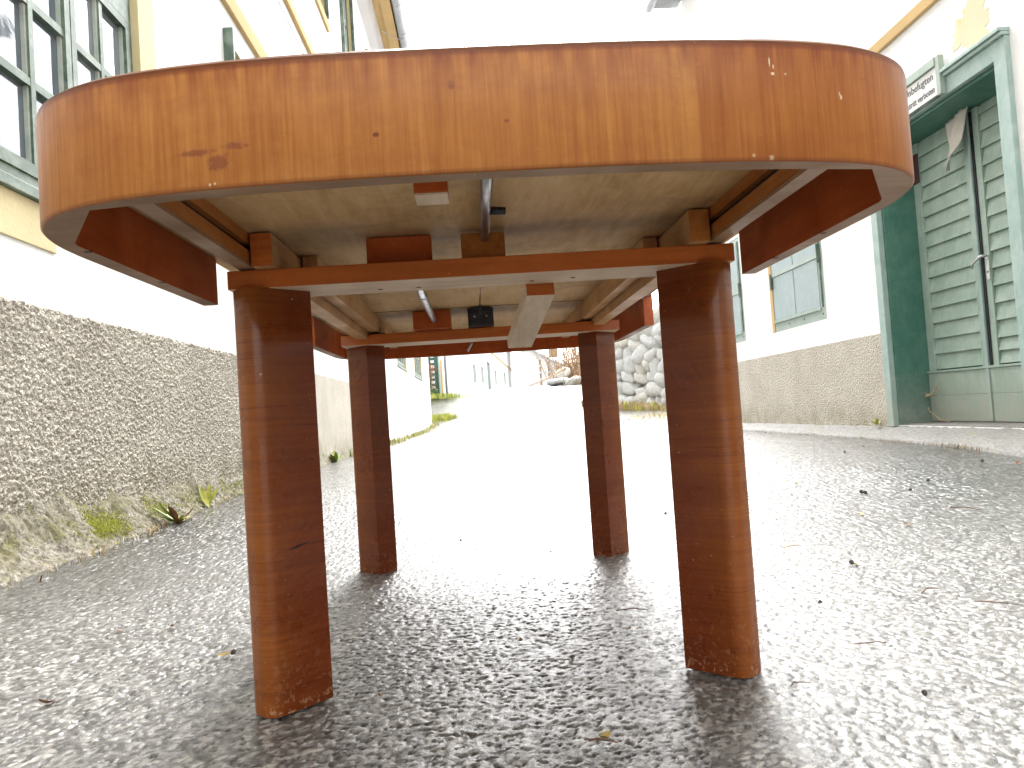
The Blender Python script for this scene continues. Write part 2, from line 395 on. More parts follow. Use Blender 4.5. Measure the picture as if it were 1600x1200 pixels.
def worley(X, Y, cell, seed, rmin, rmax, flat=1.0, tilt=0.0):
    """height of rounded chips scattered one per jittered cell: returns height 0..1 and chip tone"""
    r = np.random.default_rng(seed)
    N = 256
    jx, jy = r.random((N, N)), r.random((N, N)); rad = rmin + (rmax-rmin)*r.random((N, N)); hh = .35 + .65*r.random((N, N))**(.5 if flat > 1 else 1); tone = r.random((N, N))
    asp = .6 + .8*r.random((N, N)); ang = r.random((N, N))*math.pi
    ix, iy = np.floor(X/cell).astype(int), np.floor(Y/cell).astype(int)
    H = np.zeros(X.shape); T = np.zeros(X.shape)
    for dx in (-1, 0, 1):
        for dy in (-1, 0, 1):
            a, b = (ix+dx) % N, (iy+dy) % N
            px = (ix+dx+jx[a, b])*cell; py = (iy+dy+jy[a, b])*cell
            ux, uy = X-px, Y-py; c, s = np.cos(ang[a, b]), np.sin(ang[a, b])
            k = asp[a, b]
            d2 = ((ux*c+uy*s)/k)**2 + ((-ux*s+uy*c)*k)**2
            h = hh[a, b]*np.clip(flat*np.sqrt(np.clip(1-d2/(rad[a, b]*cell)**2, 0, 1)), 0, 1+.12*tilt*(ux*c+uy*s)/cell)
            m = h > H
            H = np.where(m, h, H); T = np.where(m, tone[a, b], T)
    return H, T

def grid_mesh(name, V, nx, ny, mat, attr=None, smooth=True, parent=None):
    me = bpy.data.meshes.new(name)
    me.vertices.add(nx*ny); me.vertices.foreach_set('co', V.astype(np.float32).ravel())
    i, j = np.meshgrid(np.arange(nx-1), np.arange(ny-1), indexing='xy')
    a = (j*nx+i).ravel(); q = np.stack([a, a+1, a+nx+1, a+nx], 1).astype(np.int32)
    n = len(q)
    me.loops.add(4*n); me.loops.foreach_set('vertex_index', q.ravel())
    me.polygons.add(n); me.polygons.foreach_set('loop_start', np.arange(0, 4*n, 4, dtype=np.int32))
    me.polygons.foreach_set('use_smooth', np.ones(n, bool))
    me.materials.append(mat); me.update(calc_edges=True)
    if attr is not None:
        at = me.attributes.new('stone', 'FLOAT', 'POINT'); at.data.foreach_set('value', attr.astype(np.float32).ravel())
    return link(name, me, parent)

def build_road():
    xs = np.concatenate([-1.5-np.geomspace(.01, 120, 40)[::-1], np.arange(-1.5, 1.9, .0034), 1.9+np.geomspace(.01, 120, 50)])
    ys = [-.86]
    while ys[-1] < .1: ys.append(ys[-1]+.0031)
    d = .0031
    while ys[-1] < 4: d *= 1.012; ys.append(ys[-1]+d)
    while ys[-1] < 300: d *= 1.05; ys.append(ys[-1]+d)
    ys = np.concatenate([-.86-np.geomspace(.02, 60, 25)[::-1], np.array(ys)])
    X, Y = np.meshgrid(xs, ys, indexing='xy')
    h1, t1 = worley(X, Y, .0095, 1, .46, .82, 1.9, 1.0)
    h2, t2 = worley(X+.37, Y+.11, .0062, 2, .44, .80, 1.8, 1.0)
    h2 = h2*.74
    H = np.maximum(h1, h2); T = np.where(h1 > h2, t1, t2)
    T = np.where(H > .25, .20+.80*T**1.4, .04)
    fade = np.clip((3.6-Y)/2.4, 0, 1)*np.clip((Y+1.2)/.3, 0, 1)*np.clip((2.3-np.abs(X))/.4, 0, 1)
    Z = np.interp(Y, _PY, _PZ) + (H-.75)*.0046*fade
    Z += .006*np.sin(X*2.1+.5)*np.sin(Y*1.7)*np.clip(np.hypot(X, Y)-1.2, 0, 1)
    grid_mesh('road', np.stack([X, Y, Z], -1), len(xs), len(ys), M_ASPH, T)
    o = bpy.data.objects['road']; o['kind'] = 'structure'
build_road()

# ------------------------------------------------------------------ the dining table
ZB, TB = .62, .028           # underside and thickness of the cross beams
ZP = .700                    # underside of the top panels
ZA, ZT = .622, .735          # lower edge of the apron, upper face of the table
YE = .381                    # where each half's apron ends

table = empty('dining_table', (0, 0, 0))
tag(table, 'extending wooden dining table with rounded corners and four board legs on the wet street', 'table')

half = [(0,-1.012),(.06,-1.0118),(.12,-1.0105),(.18,-1.0075),(.235,-1.002),(.28,-.995),(.318,-.9865),(.35,-.975),(.379,-.959),(.403,-.9395),(.422,-.9165),(.436,-.891),(.446,-.862),(.4525,-.83),(.4555,-.795),(.4565,-.75),(.4565,-.62),(.4565,-.50),(.4565,-YE)]
half = [(x*(1+.022*min(1, max(0, (x-.1)/.3))), y) for x, y in half]
outline = [(-x, y) for x, y in half[:0:-1]] + half        # left end -> front -> right end
ihalf = [(0,-.990),(.10,-.9885),(.20,-.982),(.28,-.972),(.360,-.958),(.430,-.842),(.4335,-.83),(.4335,-.70),(.4335,-.55),(.4335,-YE)]
ihalf = [(x*(1+.018*min(1, max(0, (x-.1)/.3))), y) for x, y in ihalf]
inline = [(-x, y) for x, y in ihalf[:0:-1]] + ihalf

def smooth_outline(pts, n=3):
    # Catmull-Rom refinement
    out = []
    P = [Vector((p[0], p[1])) for p in pts]
    for i in range(len(P)-1):
        a, b, c, d = P[max(i-1,0)], P[i], P[i+1], P[min(i+2, len(P)-1)]
        for k in range(n):
            t = k/n
            q = .5*((2*b)+(c-a)*t+(2*a-5*b+4*c-d)*t*t+(3*b-3*c+d-a)*t*t*t)
            out.append((q.x, q.y))
    out.append((P[-1].x, P[-1].y)); return out
outl = smooth_outline(outline)

def make_apron(sgn, zt):
    """U-shaped apron: outer veneer, raw lower edge, stained inside"""
    bm = bmesh.new(); uvl = bm.loops.layers.uv.new('UVMap')
    o = [(x*1, y*sgn) for x, y in outl]; n = len(o)
    L = [0]
    for i in range(1, n): L.append(L[-1]+math.dist(o[i], o[i-1]))
    mid = L[-1]/2
    U = [.5+(l-mid) for l in L]           # u = .5 at the front centre, metres along the perimeter
    bev = .002
    lo = [bm.verts.new((x, y, ZA+bev)) for x, y in o]; hi = [bm.verts.new((x, y, zt-bev)) for x, y in o]
    shr = .0022
    def inset(i):
        a = Vector(o[max(i-1,0)]); b = Vector(o[min(i+1,n-1)]); d = (b-a).normalized(); nn = Vector((-d.y, d.x))*(1 if sgn < 0 else -1)
        nn = nn if nn.dot(Vector((-o[i][0], -o[i][1]+sgn*.4))) > 0 else -nn
        return (o[i][0]+nn.x*shr, o[i][1]+nn.y*shr)
    lo2 = [bm.verts.new((*inset(i), ZA)) for i in range(n)]
    def face(vs, mi, uvs=None):
        try: f = bm.faces.new(vs)
        except ValueError: return
        f.material_index = mi; f.smooth = True
        if uvs:
            for l, uv in zip(f.loops, uvs): l[uvl].uv = uv
    for i in range(n-1):
        face((lo[i], lo[i+1], hi[i+1], hi[i]), 0, [(U[i], .01), (U[i+1], .01), (U[i+1], 1), (U[i], 1)])
        face((lo2[i], lo2[i+1], lo[i+1], lo[i]), 0, [(U[i], 0), (U[i+1], 0), (U[i+1], .02), (U[i], .02)])
    ii = [(x, y*sgn) for x, y in inline]; m = len(ii)
    il = [bm.verts.new((x, y, ZA)) for x, y in ii]; ih = [bm.verts.new((x, y, ZP-.001)) for x, y in ii]
    for i in range(m-1):
        face((il[i+1], il[i], ih[i], ih[i+1]), 1)
    # lower edge strip between the outlines
    a = b = 0
    while a < n-1 or b < m-1:
        if b == m-1 or (a < n-1 and a/(n-1) <= b/(m-1)):
            face((lo2[a+1], lo2[a], il[b]), 2); a += 1
        else:
            face((lo2[a], il[b], il[b+1]), 2); b += 1
    # ends
    e0 = bm.verts.new((o[0][0], o[0][1], ZP-.001)); e1 = bm.verts.new((o[-1][0], o[-1][1], ZP-.001))
    face((lo2[0], lo[0], e0, ih[0], il[0]), 1); face((lo2[-1], il[-1], ih[-1], e1, lo[-1]), 1)
    bmesh.ops.recalc_face_normals(bm, faces=bm.faces)
    for f in bm.faces:
        if f.material_index: f.smooth = False
    me = bpy.data.meshes.new('apron'); bm.to_mesh(me); bm.free()
    for mm in (M_VEN, M_RED, M_EDGE): me.materials.append(mm)
    return link('apron', me, table)
fr = make_apron(1, ZT-.004); fr['label'] = 'veneered front apron with drips, chips and a dark stain'
make_apron(-1, ZT-.004)

def make_top(sgn):
    o = [(x*.9985, y*sgn*.9993) for x, y in outl]; n = len(o)
    v = [(x, y, ZP) for x, y in o] + [(x, y, ZT-.003) for x, y in o] + [(x*.994, y*.997, ZT) for x, y in o]
    f = [tuple(range(n)), tuple(range(2*n, 3*n))[::-1]]
    fm = [1, 0]
    for k in (0, 1):
        for i in range(n):
            j = (i+1) % n; f.append((k*n+i, k*n+n+i, k*n+n+j, k*n+j)); fm.append(0)
    o_ = mesh('tabletop', v, f, [M_TOP, M_PANEL], table, False, fm)
    bm = bmesh.new(); bm.from_mesh(o_.data); bmesh.ops.recalc_face_normals(bm, faces=bm.faces); bm.to_mesh(o_.data); bm.free()
make_top(1); make_top(-1)
for x0, x1 in ((-.4555, -.0012), (.0012, .4555)):
    box('extension_leaf', x0, x1, -YE+.0015, YE-.0015, ZP+.001, ZT-.0005, [M_PANEL, M_RED], table, .001, fm=[0,1,1,1,1,1])

# legs: flat boards set on the diagonal, outer edge rounded
def leg_section(sx, sy):
    u = Vector((.70*sx, .714*sy)).normalized()
    c2 = Vector((.271*sx, .473*sy)); c1 = Vector((.315*sx, .430*sy))
    wv = (c1-c2); W = wv.length; wv.normalize()
    L = .104; r = .024
    pts = [c1, c2]
    for k in range(9):
        a = math.pi/2*k/8
        pts.append(c2 + u*(L-r+r*math.sin(a)) + wv*(r-r*math.cos(a)))
    for k in range(9):
        a = math.pi/2*k/8
        pts.append(c2 + u*(L-r+r*math.cos(a)) + wv*(W-r+r*math.sin(a)))
    return pts
for sx, sy, lab in ((-1,-1,'near left leg, scuffed with a dark scratch'), (1,-1,'near right leg with chipped foot'), (-1,1,None), (1,1,None)):
    pts = leg_section(sx, sy)
    if sx*sy < 0: pts = pts[::-1]
    n = len(pts); c = sum(pts, Vector((0,0)))/n
    v = []; zs = [(-.0005, .985), (.004, 1.0), (.30, 1.0), (ZB+.0005, 1.0)]
    for z, k in zs:
        for p in pts: q = c+(p-c)*k; v.append((q.x, q.y, z))
    f = [tuple(range(n))[::-1], tuple(range((len(zs)-1)*n, len(zs)*n))]
    for k in range(len(zs)-1):
        for i in range(n):
            j = (i+1) % n; f.append((k*n+i, k*n+j, k*n+n+j, k*n+n+i))
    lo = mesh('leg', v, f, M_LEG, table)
    bm = bmesh.new(); bm.from_mesh(lo.data); bmesh.ops.recalc_face_normals(bm, faces=bm.faces)
    for e in bm.edges: e.smooth = e.calc_face_angle(0) < R(32)
    for fc in bm.faces: fc.smooth = True
    bm.to_mesh(lo.data); bm.free()
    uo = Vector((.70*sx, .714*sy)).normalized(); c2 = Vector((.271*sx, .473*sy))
    at = lo.data.attributes.new('outer_edge', 'FLOAT', 'POINT')
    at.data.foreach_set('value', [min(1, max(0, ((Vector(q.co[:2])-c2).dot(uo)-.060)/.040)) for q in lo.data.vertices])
    if lab: lo['label'] = lab

# cross beams
for sy in (-1, 1):
    y0, y1 = sorted((sy*.524, sy*.421))
    box('crossbeam', -.3805, .3805, y0, y1, ZB, ZB+TB, [M_BEAMF, M_RAWX], table, .0015, fm=[1,0,0,0,0,0])
# fixed runners over the beams (notched) and sliding runners of the two halves
for sx in (-1, 1):
    mb = MB(); x0, x1 = sorted((sx*.308, sx*.338)); mb.box(x0, x1, -.5462, -.5452, ZB+TB+.0007, ZP-.0036, m=1)
    mb.box(x0, x1, -.545, -.4212, ZB+TB+.0006, ZP-.0035); mb.box(x0, x1, -.4208, .4208, .636, ZP-.0035); mb.box(x0, x1, .4212, .545, ZB+TB+.0006, ZP-.0035)
    mb.build('fixed_runner', [M_RAWY, M_BEAMF if sx < 0 else M_ORNG], table)
    x0, x1 = sorted((sx*.3415, sx*.3645))
    r_ = box('sliding_runner', x0, x1, -.925, .05, .655, .6735, M_ORNG, table, .001)
    mesh('runner_base', bverts(x0, x1, -.925, .05, .650, .6545), BF, M_EDGE, r_)
    g0, g1 = sorted((sx*.350, sx*.3645))
    mesh('groove', bverts(g0, g1, -.925, .05, .6738, .683), BF, M_DARKW, r_)
    mesh('upper_cleat', bverts(x0, x1, -.925, .05, .6832, ZP-.0005), BF, M_ORNG, r_)
    x0, x1 = sorted((sx*.279, sx*.3045))
    box('sliding_runner', x0, x1, -.36, .95, .655, ZP-.0005, M_RAWY, table, .001)
    # iron guide plate on each beam end
    for sy in (-1, 1):
        a, b = sorted((sx*.262, sx*.300)); c0, c1 = sorted((sy*.43, sy*.50))
        box('guide_plate', a, b, c0, c1, ZB+TB+.0006, ZB+TB+.0036, M_BLACKM, table, .0005)
# blocks between beams and panels
for sy in (-1, 1):
    y0, y1 = sorted((sy*.535, sy*.455)); y0b, y1b = sorted((sy*.532, sy*.46))
    if sy > 0: y0, y1, y0b, y1b = .385, .47, .385, .46
    b1 = box('spacer_block', -.181, -.080, y0+.06*(sy<0), y1, ZB+TB+.0006, ZP-.002, M_RED, table, .002)
    b2 = box('spacer_block', -.034, .035, y0b+.06*(sy<0), y1b, ZB+TB+.0006, ZP-.002, M_ORNG if sy < 0 else M_BLACKM, table, .002)
sb = box('stop_block', -.080, -.042, -.822, -.78, .662, ZP-.0005, M_RED, table, .0015)
mesh('pale_face', bverts(-.0795, -.0425, -.8215, -.7805, .6595, .6618), BF, M_PALE, sb)
mb = MB(); mb.tube([(.004,-.985,.688),(.003,-.7,.688),(.004,-.475,.688)], .0075, 12)
rod = mb.build('locking_rod', M_STEEL, table, True)
mb = MB(); mb.tube([(.006,-.635,.688),(.030,-.632,.687)], .0055, 10); mb.build('handle_pin', M_BLACKM, rod, True)
mb = MB(); mb.tube([(-.126,-.43,.676),(-.1255,-.06,.674),(-.125,.383,.672)], .0085, 12)
rod2 = mb.build('locking_tube', M_STEEL, table, True)
mb = MB(); mb.tube([(-.1255,-.03,.6742),(-.1255,-.012,.6741)], .0098, 12); mb.build('collar', M_STEEL, rod2, True)
# latch on the far block
mb = MB(); mb.box(-.03, .03, .379, .3845, .662, .69); mb.tube([(-.025,.372,.694),(.028,.372,.694)], .004, 8); mb.tube([(0,.376,.675),(0,.365,.699)], .006, 8)
la = mb.build('latch', M_BLACKM, table)
for xx in (-.016, .016):
    mb = MB(); mb.tube([(xx,.3792,.674),(xx,.3768,.674)], .0026, 8); mb.build('screw', M_STEEL, la)
mb = MB(); mb.tube([(-.045,.97,.632),(-.030,.965,.655),(-.026,.975,.668)], .005, 6); mb.build('clasp', M_STEEL, table)
# pale lath hanging from the near beam
a0 = Vector((.0905, -.421, .6105)); a1 = Vector((.066, -.165, .548)); d = (a1-a0).normalized(); sd_ = d.cross(Vector((0,0,1))).normalized(); up_ = sd_.cross(d)
v = []
for p in (a0, a1):
    for s_, t_ in ((-1,-1),(1,-1),(1,1),(-1,1)): v.append(tuple(p + sd_*(s_*.0235) + up_*(t_*.0105)))
mesh('support_lath', v, [(0,1,2,3),(7,6,5,4),(0,4,5,1),(1,5,6,2),(2,6,7,3),(3,7,4,0)], [M_PALE, M_BEAMF], table, fm=[1,0,0,0,0,0], bevel=.001)
# screw heads in the underside of the beams and aprons
for x, y, z in ((-.165,-.455,ZB-.0004),(-.105,-.452,ZB-.0004),(.14,-.46,ZB-.0004),(.075,-.452,ZB-.0004),(-.445,-.60,ZA-.0004),(-.445,-.80,ZA-.0004),(.445,-.52,ZA-.0004),(.446,-.68,ZA-.0004)):
    mb = MB(); mb.tube([(x,y,z),(x,y,z+.003)], .0042, 10); mb.build('screw_head', M_DARKW, table)

# ------------------------------------------------------------------ facades
def facade(name, origin, du, L, H, holes, depth, mats, parent, z0=0):
    """vertical wall from origin along du (unit xy) with rectangular openings (u0,u1,z0,z1) and reveals going inwards (left of du is outside when out=+1)"""
    us = sorted({0, L, *[h[0] for h in holes], *[h[1] for h in holes]}); zs = sorted({z0, H, *[h[2] for h in holes], *[h[3] for h in holes]})
    o = Vector(origin); du = Vector((*du, 0)).normalized(); nrm = Vector((du.y, -du.x, 0))   # outside normal (right of du)
    v, f, fm = [], [], []
    def quad(a, b, c, d_, m=0):
        n = len(v); v.extend([a, b, c, d_]); f.append((n, n+1, n+2, n+3)); fm.append(m)
    P = lambda u, z, k=0: tuple(o + du*u + Vector((0, 0, z)) - nrm*k)
    for i in range(len(us)-1):
        for j in range(len(zs)-1):
            uc, zc = (us[i]+us[i+1])/2, (zs[j]+zs[j+1])/2
            if any(h[0] < uc < h[1] and h[2] < zc < h[3] for h in holes): continue
            quad(P(us[i], zs[j]), P(us[i+1], zs[j]), P(us[i+1], zs[j+1]), P(us[i], zs[j+1]))
    for a, b, c, d_ in holes:
        quad(P(a,c), P(a,d_), P(a,d_,depth), P(a,c,depth), 1 if len(mats) > 1 else 0); quad(P(b,c), P(b,c,depth), P(b,d_,depth), P(b,d_), 1 if len(mats) > 1 else 0)
        quad(P(a,c), P(a,c,depth), P(b,c,depth), P(b,c), 1 if len(mats) > 1 else 0); quad(P(a,d_), P(b,d_), P(b,d_,depth), P(a,d_,depth), 1 if len(mats) > 1 else 0)
    return mesh(name, v, f, mats, parent, fm=fm)

XL = -1.65
LH = empty('townhouse', (XL, 10, 0)); LH.location = (0, 0, 0)
tag(LH, 'long white town house along the left with grey roughcast plinth and green windows', 'house')
Y0, Y1 = -7.0, 25.9
wins = [(-3.6,-2.3), (1.03,2.31), (3.86,5.1), (6.7,7.95), (9.6,10.85), (14.75,16.75), (19.4,22.0)]
uw = [(4.6,5.6), (7.15,8.15), (9.5,10.55), (12.35,13.5), (16.2,17.4), (20.5,21.7)]
WZ0, WZ1 = 1.375, 3.24
def wz(i): return (WZ0, WZ1) if i < 5 else (1.58, 3.24)
holes = [(a-Y0, b-Y0, *wz(i)) for i, (a, b) in enumerate(wins)] + [(a-Y0, b-Y0, 5.64, 7.25) for a, b in uw]
facade('wall', (XL, Y0, 0), (0, 1), Y1-Y0, 8.0, holes, .14, [M_WALL, M_YELP], LH, z0=-.3)
# end wall, back, roof
mesh('end_wall', [(XL,Y1,-.3),(-9,Y1,-.3),(-9,Y1,8),(-5.3,Y1,11.2),(XL,Y1,8)], [(0,1,2,3,4)], M_WALL, LH)
mesh('end_wall', [(XL,Y0,-.3),(-9,Y0,-.3),(-9,Y0,8),(-5.3,Y0,11.2),(XL,Y0,8)], [(4,3,2,1,0)], M_WALL, LH)
box('roof', -5.3, -1.02, Y0-.3, Y1+.3, 8.0, 8.06, M_TILE, LH, 0)
rf = bpy.data.objects['roof']; 
rf.data.clear_geometry(); rf.data.from_pydata([(-1.0,Y0-.3,8.08),(-5.3,Y0-.3,11.3),(-9.6,Y0-.3,8.08),(-1.0,Y1+.3,8.08),(-5.3,Y1+.3,11.3),(-9.6,Y1+.3,8.08),(-1.0,Y0-.3,8.2),(-5.3,Y0-.3,11.45),(-9.6,Y0-.3,8.2),(-1.0,Y1+.3,8.2),(-5.3,Y1+.3,11.45),(-9.6,Y1+.3,8.2)], [], [(0,3,4,1),(1,4,5,2),(6,7,10,9),(7,8,11,10),(0,6,9,3),(0,1,7,6),(1,2,8,7),(3,9,10,4),(4,10,11,5)])
mesh('cornice_cove', [(XL,Y0,7.72),(XL,Y1,7.72),(-1.52,Y1,7.80),(-1.52,Y0,7.80),(-1.44,Y1,7.99),(-1.44,Y0,7.99)], [(0,3,2,1),(3,5,4,2)], M_COVE, LH)
box('eaves_soffit', -1.45, -1.13, Y0, Y1, 7.99, 8.03, M_YEL, LH, .003)
box('eaves_moulding', -1.30, -1.12, Y0, Y1, 7.95, 7.985, M_YEL, LH, .003)
mb = MB(); mb.tube([(-1.01, Y0, 8.03), (-1.01, Y1+.2, 8.03)], .095, 16); gut = mb.build('gutter', M_ZINC, LH, True)
for k in range(16):
    y = 9.0+k*1.05
    mb = MB(); mb.tube([(-1.01, y, 8.03), (-1.01, y+.03, 8.03)], .101, 16); mb.build('gutter_joint', M_ZINC, gut, True)
for y in (9.2, 13.1, 17.0):
    mb = MB(); mb.tube([(-1.40, y, 7.97), (-1.12, y+.25, 7.93), (-1.01, y+.3, 7.93)], .006, 6); mb.build('gutter_bracket', M_ZINC, gut)
box('string_course', XL, XL+.035, Y0, Y1, 3.46, 3.60, M_YEL, LH, .006)
box('sill_course', XL, XL+.04, Y0, Y1, 4.56, 4.66, M_YEL, LH, .006)
mb = MB(); mb.tube([(XL+.015, Y0, 4.40), (XL+.015, Y1, 4.40)], .007, 6); mb.build('wall_cable', M_ZINC, LH)

# plinth with real relief near the camera
def plinth(x, y0, y1, z0, z1, st, cell, amp, name='plinth'):
    ys = np.arange(y0, y1+st*.5, st); zs = np.arange(z0, z1+st*.5, st)
    Yg, Zg = np.meshgrid(ys, zs, indexing='xy')
    h1, t1 = worley(Yg, Zg, cell, 5, .45, .85); h2, _ = worley(Yg+.3, Zg+.7, cell*.55, 6, .4, .8)
    H = np.maximum(h1, h2*.6)
    ed = .014*np.interp(Yg, np.linspace(y0, y1, 160), np.random.default_rng(3).normal(0, .35, 160))
    X = x + (H-.4)*amp
    top = (zs[-1]-Zg) < st*1.2
    Zg = Zg + ed*np.clip((Zg-z1+.06)/.06, 0, 1)
    X = np.where(top, XL-.005, X)
    o = grid_mesh(name, np.stack([X, Yg, Zg], -1), len(ys), len(zs), M_RC, H, parent=LH)
    return o
p1 = plinth(XL+.024, .55, 4.2, .02, .93, .0045, .0135, .015)
for a, b in ((Y0, .5502), (4.1998, 11.6)):
    box('plinth', XL-.01, XL+.026, a, b, -.2, .93, M_RC, LH, .004)
# mossy sloping footing at the wall base
def footing_mesh(ya, yb, sy, nk):
    ys = np.arange(ya, yb+sy*.5, sy); ks = np.linspace(0, 1, nk)
    Yg, K = np.meshgrid(ys, ks, indexing='xy')
    out = np.interp(Yg, [-2, .6, 1.1, 1.9, 3.0, 4.2, 7, 12], [.20, .20, .185, .165, .10, .07, .05, .05])
    hi = np.interp(Yg, [-2, .9, 2, 4, 8, 12], [.22, .20, .16, .12, .09, .07])
    r = np.random.default_rng(8)
    wob = np.interp(Yg, np.linspace(-2, 12, 240), r.normal(0, 1, 240)); wob2 = np.interp(Yg, np.linspace(-2, 12, 60), r.normal(0, 1, 60))
    hi = hi*(1+.10*wob+.12*wob2); out = out*(1+.05*wob+.06*wob2)
    X = XL+.022 + out*(K**1.25); Z = hi*(1-K)**1.5 - .012*K
    h, _ = worley(Yg, K*.22, .0135, 15, .45, .85); h2, _ = worley(Yg+.2, K*.22, .045, 16, .4, .8)
    d = (h*.010 + h2*.012)*np.clip(K*6, .3, 1)*np.clip((1-K)*5, .15, 1)
    X = X + d*.8; Z = Z + d*.6
    return grid_mesh('footing', np.stack([X, Yg, Z], -1)[:, ::-1], len(ys), len(ks), M_FOOT, parent=LH)
footing_mesh(.4, 4.6, .006, 40); footing_mesh(4.6, 12, .03, 12)

def casement(parent, y0, y1, z0, z1, x, sx, rows, mats, glassm, transom=None, fw=.05, mw=.032, sash_open=(0, 0)):
    """a window frame in a wall facing sx along x, with two sashes, muntins and single panes, as a part 'window' with sub-parts"""
    fm_, pm = mats
    X = lambda d: x + sx*d
    mb = MB()
    def bx(a, b, c, d_, p0, p1): mb.box(*sorted((X(p0), X(p1))), a, b, c, d_)
    bx(y0, y0+fw, z0, z1, -.06, 0.0); bx(y1-fw, y1, z0, z1, -.06, 0.0); bx(y0+fw, y1-fw, z0, z0+fw*1.3, -.06, .004); bx(y0+fw, y1-fw, z1-fw, z1, -.06, 0)
    if transom: bx(y0+fw, y1-fw, transom-.045, transom+.045, -.06, .012)
    win = mb.build('window', fm_, parent, bevel=.003)
    ym = (y0+y1)/2
    zones = [(z0+fw*1.3, (transom-.045) if transom else z1-fw, rows)]
    if transom: zones.append((transom+.045, z1-fw, 1))
    for za, zb, nr in zones:
        for k, (a, b) in enumerate(((y0+fw, ym-.004), (ym+.004, y1-fw))):
            ms = MB(); st = .042; 
            def sx_(a_, b_, c_, d_, p0, p1, m=0): ms.box(*sorted((X(p0), X(p1))), a_, b_, c_, d_, m=m)
            sx_(a, a+st, za, zb, -.035, .012); sx_(b-st, b, za, zb, -.035, .012)
            sx_(a+st, b-st, za, za+st*1.15, -.035, .012); sx_(a+st, b-st, zb-st, zb, -.035, .012)
            ga, gb, gc, gd = a+st, b-st, za+st*1.15, zb-st
            gm = (ga+gb)/2
            sx_(gm-mw/2, gm+mw/2, gc, gd, -.025, .006)
            hz = [gc+(gd-gc)*i/nr for i in range(1, nr)]
            for h in hz:
                sx_(ga, gm-mw/2, h-mw/2, h+mw/2, -.025, .005); sx_(gm+mw/2, gb, h-mw/2, h+mw/2, -.025, .005)
            # weathered putty bead along each pane
            zz = [gc]+hz+[gd]
            for (ya, yb) in ((ga, gm-mw/2), (gm+mw/2, gb)):
                for i in range(nr):
                    q0 = zz[i]+(mw/2 if i else 0); q1 = zz[i+1]-(mw/2 if i < nr-1 else 0); t_ = .011
                    sx_(ya, yb, q0, q0+t_, -.028, -.004, 1); sx_(yb-t_, yb, q0+t_, q1, -.028, -.004, 1); sx_(ya, ya+t_, q0+t_, q1, -.028, -.004, 1)
            sh = ms.build('sash', [fm_, pm], win, bevel=0)
            for (ya, yb) in ((ga, gm-mw/2), (gm+mw/2, gb)):
                for i in range(nr):
                    q0 = zz[i]+(mw/2 if i else 0); q1 = zz[i+1]-(mw/2 if i < nr-1 else 0)
                    xa, xb = sorted((X(-.024), X(-.020)))
                    rr = random.uniform(-.004, .004)
                    pv = bverts(xa, xb, ya+.001, yb-.001, q0+.001, q1-.001)
                    mesh('pane', pv, BF, glassm[k % len(glassm)], win)
    return win
for i, (a, b) in enumerate(wins):
    z0_, z1_ = wz(i)
    if i < 5:
        wobj = casement(LH, a, b, z0_, z1_, XL-.03, 1, 3, (M_GWIN, M_PUTTY), [M_GLASS, M_GLASSD], transom=2.56)
        if i == 1: wobj['label'] = 'peeling green casement window with dusty panes above the plinth'
    else:
        wobj = casement(LH, a, b, z0_, z1_, XL-.03, 1, 3, (M_GWIN, M_PUTTY), [M_GLASS, M_GLASSD])
    # painted ochre surround with sill
    mb = MB(); t_ = .20 if i < 5 else .16
    mb.box(XL, XL+.010, b, b+t_, z0_+.01 if i < 5 else z0_-.42, z1_+.12); mb.box(XL, XL+.010, a-.12, a, z0_+.01, z1_+.12); mb.box(XL, XL+.010, a, b, z1_, z1_+.12)
    if i < 2 or i > 4: mb.build('window_surround', M_YELP if i < 2 else M_YEL, LH)
    if i < 2: box('sill_band', XL, XL+.008, a-.12, a+.40, z0_-.22, z0_-.046, M_YELP, LH, .004)
    mb = MB(); mb.box(XL-.14, XL+.028, a-.02, b+.02, z0_-.045, z0_-.002); mb.build('sill', M_GWIN, LH, bevel=.003)
    if i < 5:
        # iron corner straps and hinges on the sash edges
        for z in (1.70, 2.16):
            for y in (a+.045, b-.045):
                mb = MB(); mb.box(XL-.02, XL-.004, y-.012, y+.012, z-.05, z+.05); mb.tube([(XL-.002, y, z-.06), (XL-.002, y, z+.06)], .007, 8); mb.build('hinge', M_GWIN, wobj)
# narrow shutter folded out beside the second window
box('folded_shutter', XL, XL+.07, 3.765, 3.80, WZ0, 3.27, M_GWIN, LH, .004)
for a, b in uw:
    casement(LH, a, b, 5.64, 7.25, XL-.05, 1, 3, (M_GWIN, M_PUTTY), [M_GLASS, M_GLASSD])
    box('shutter_edge', XL, XL+.05, a-.03, a+.005, 5.64, 7.25, M_GWIN, LH, .003); box('shutter_edge', XL, XL+.05, b-.005, b+.03, 5.64, 7.25, M_GWIN, LH, .003)
    mb = MB(); mb.box(XL, XL+.03, a-.1, b+.1, 5.50, 5.62); mb.build('sill', M_YEL, LH)

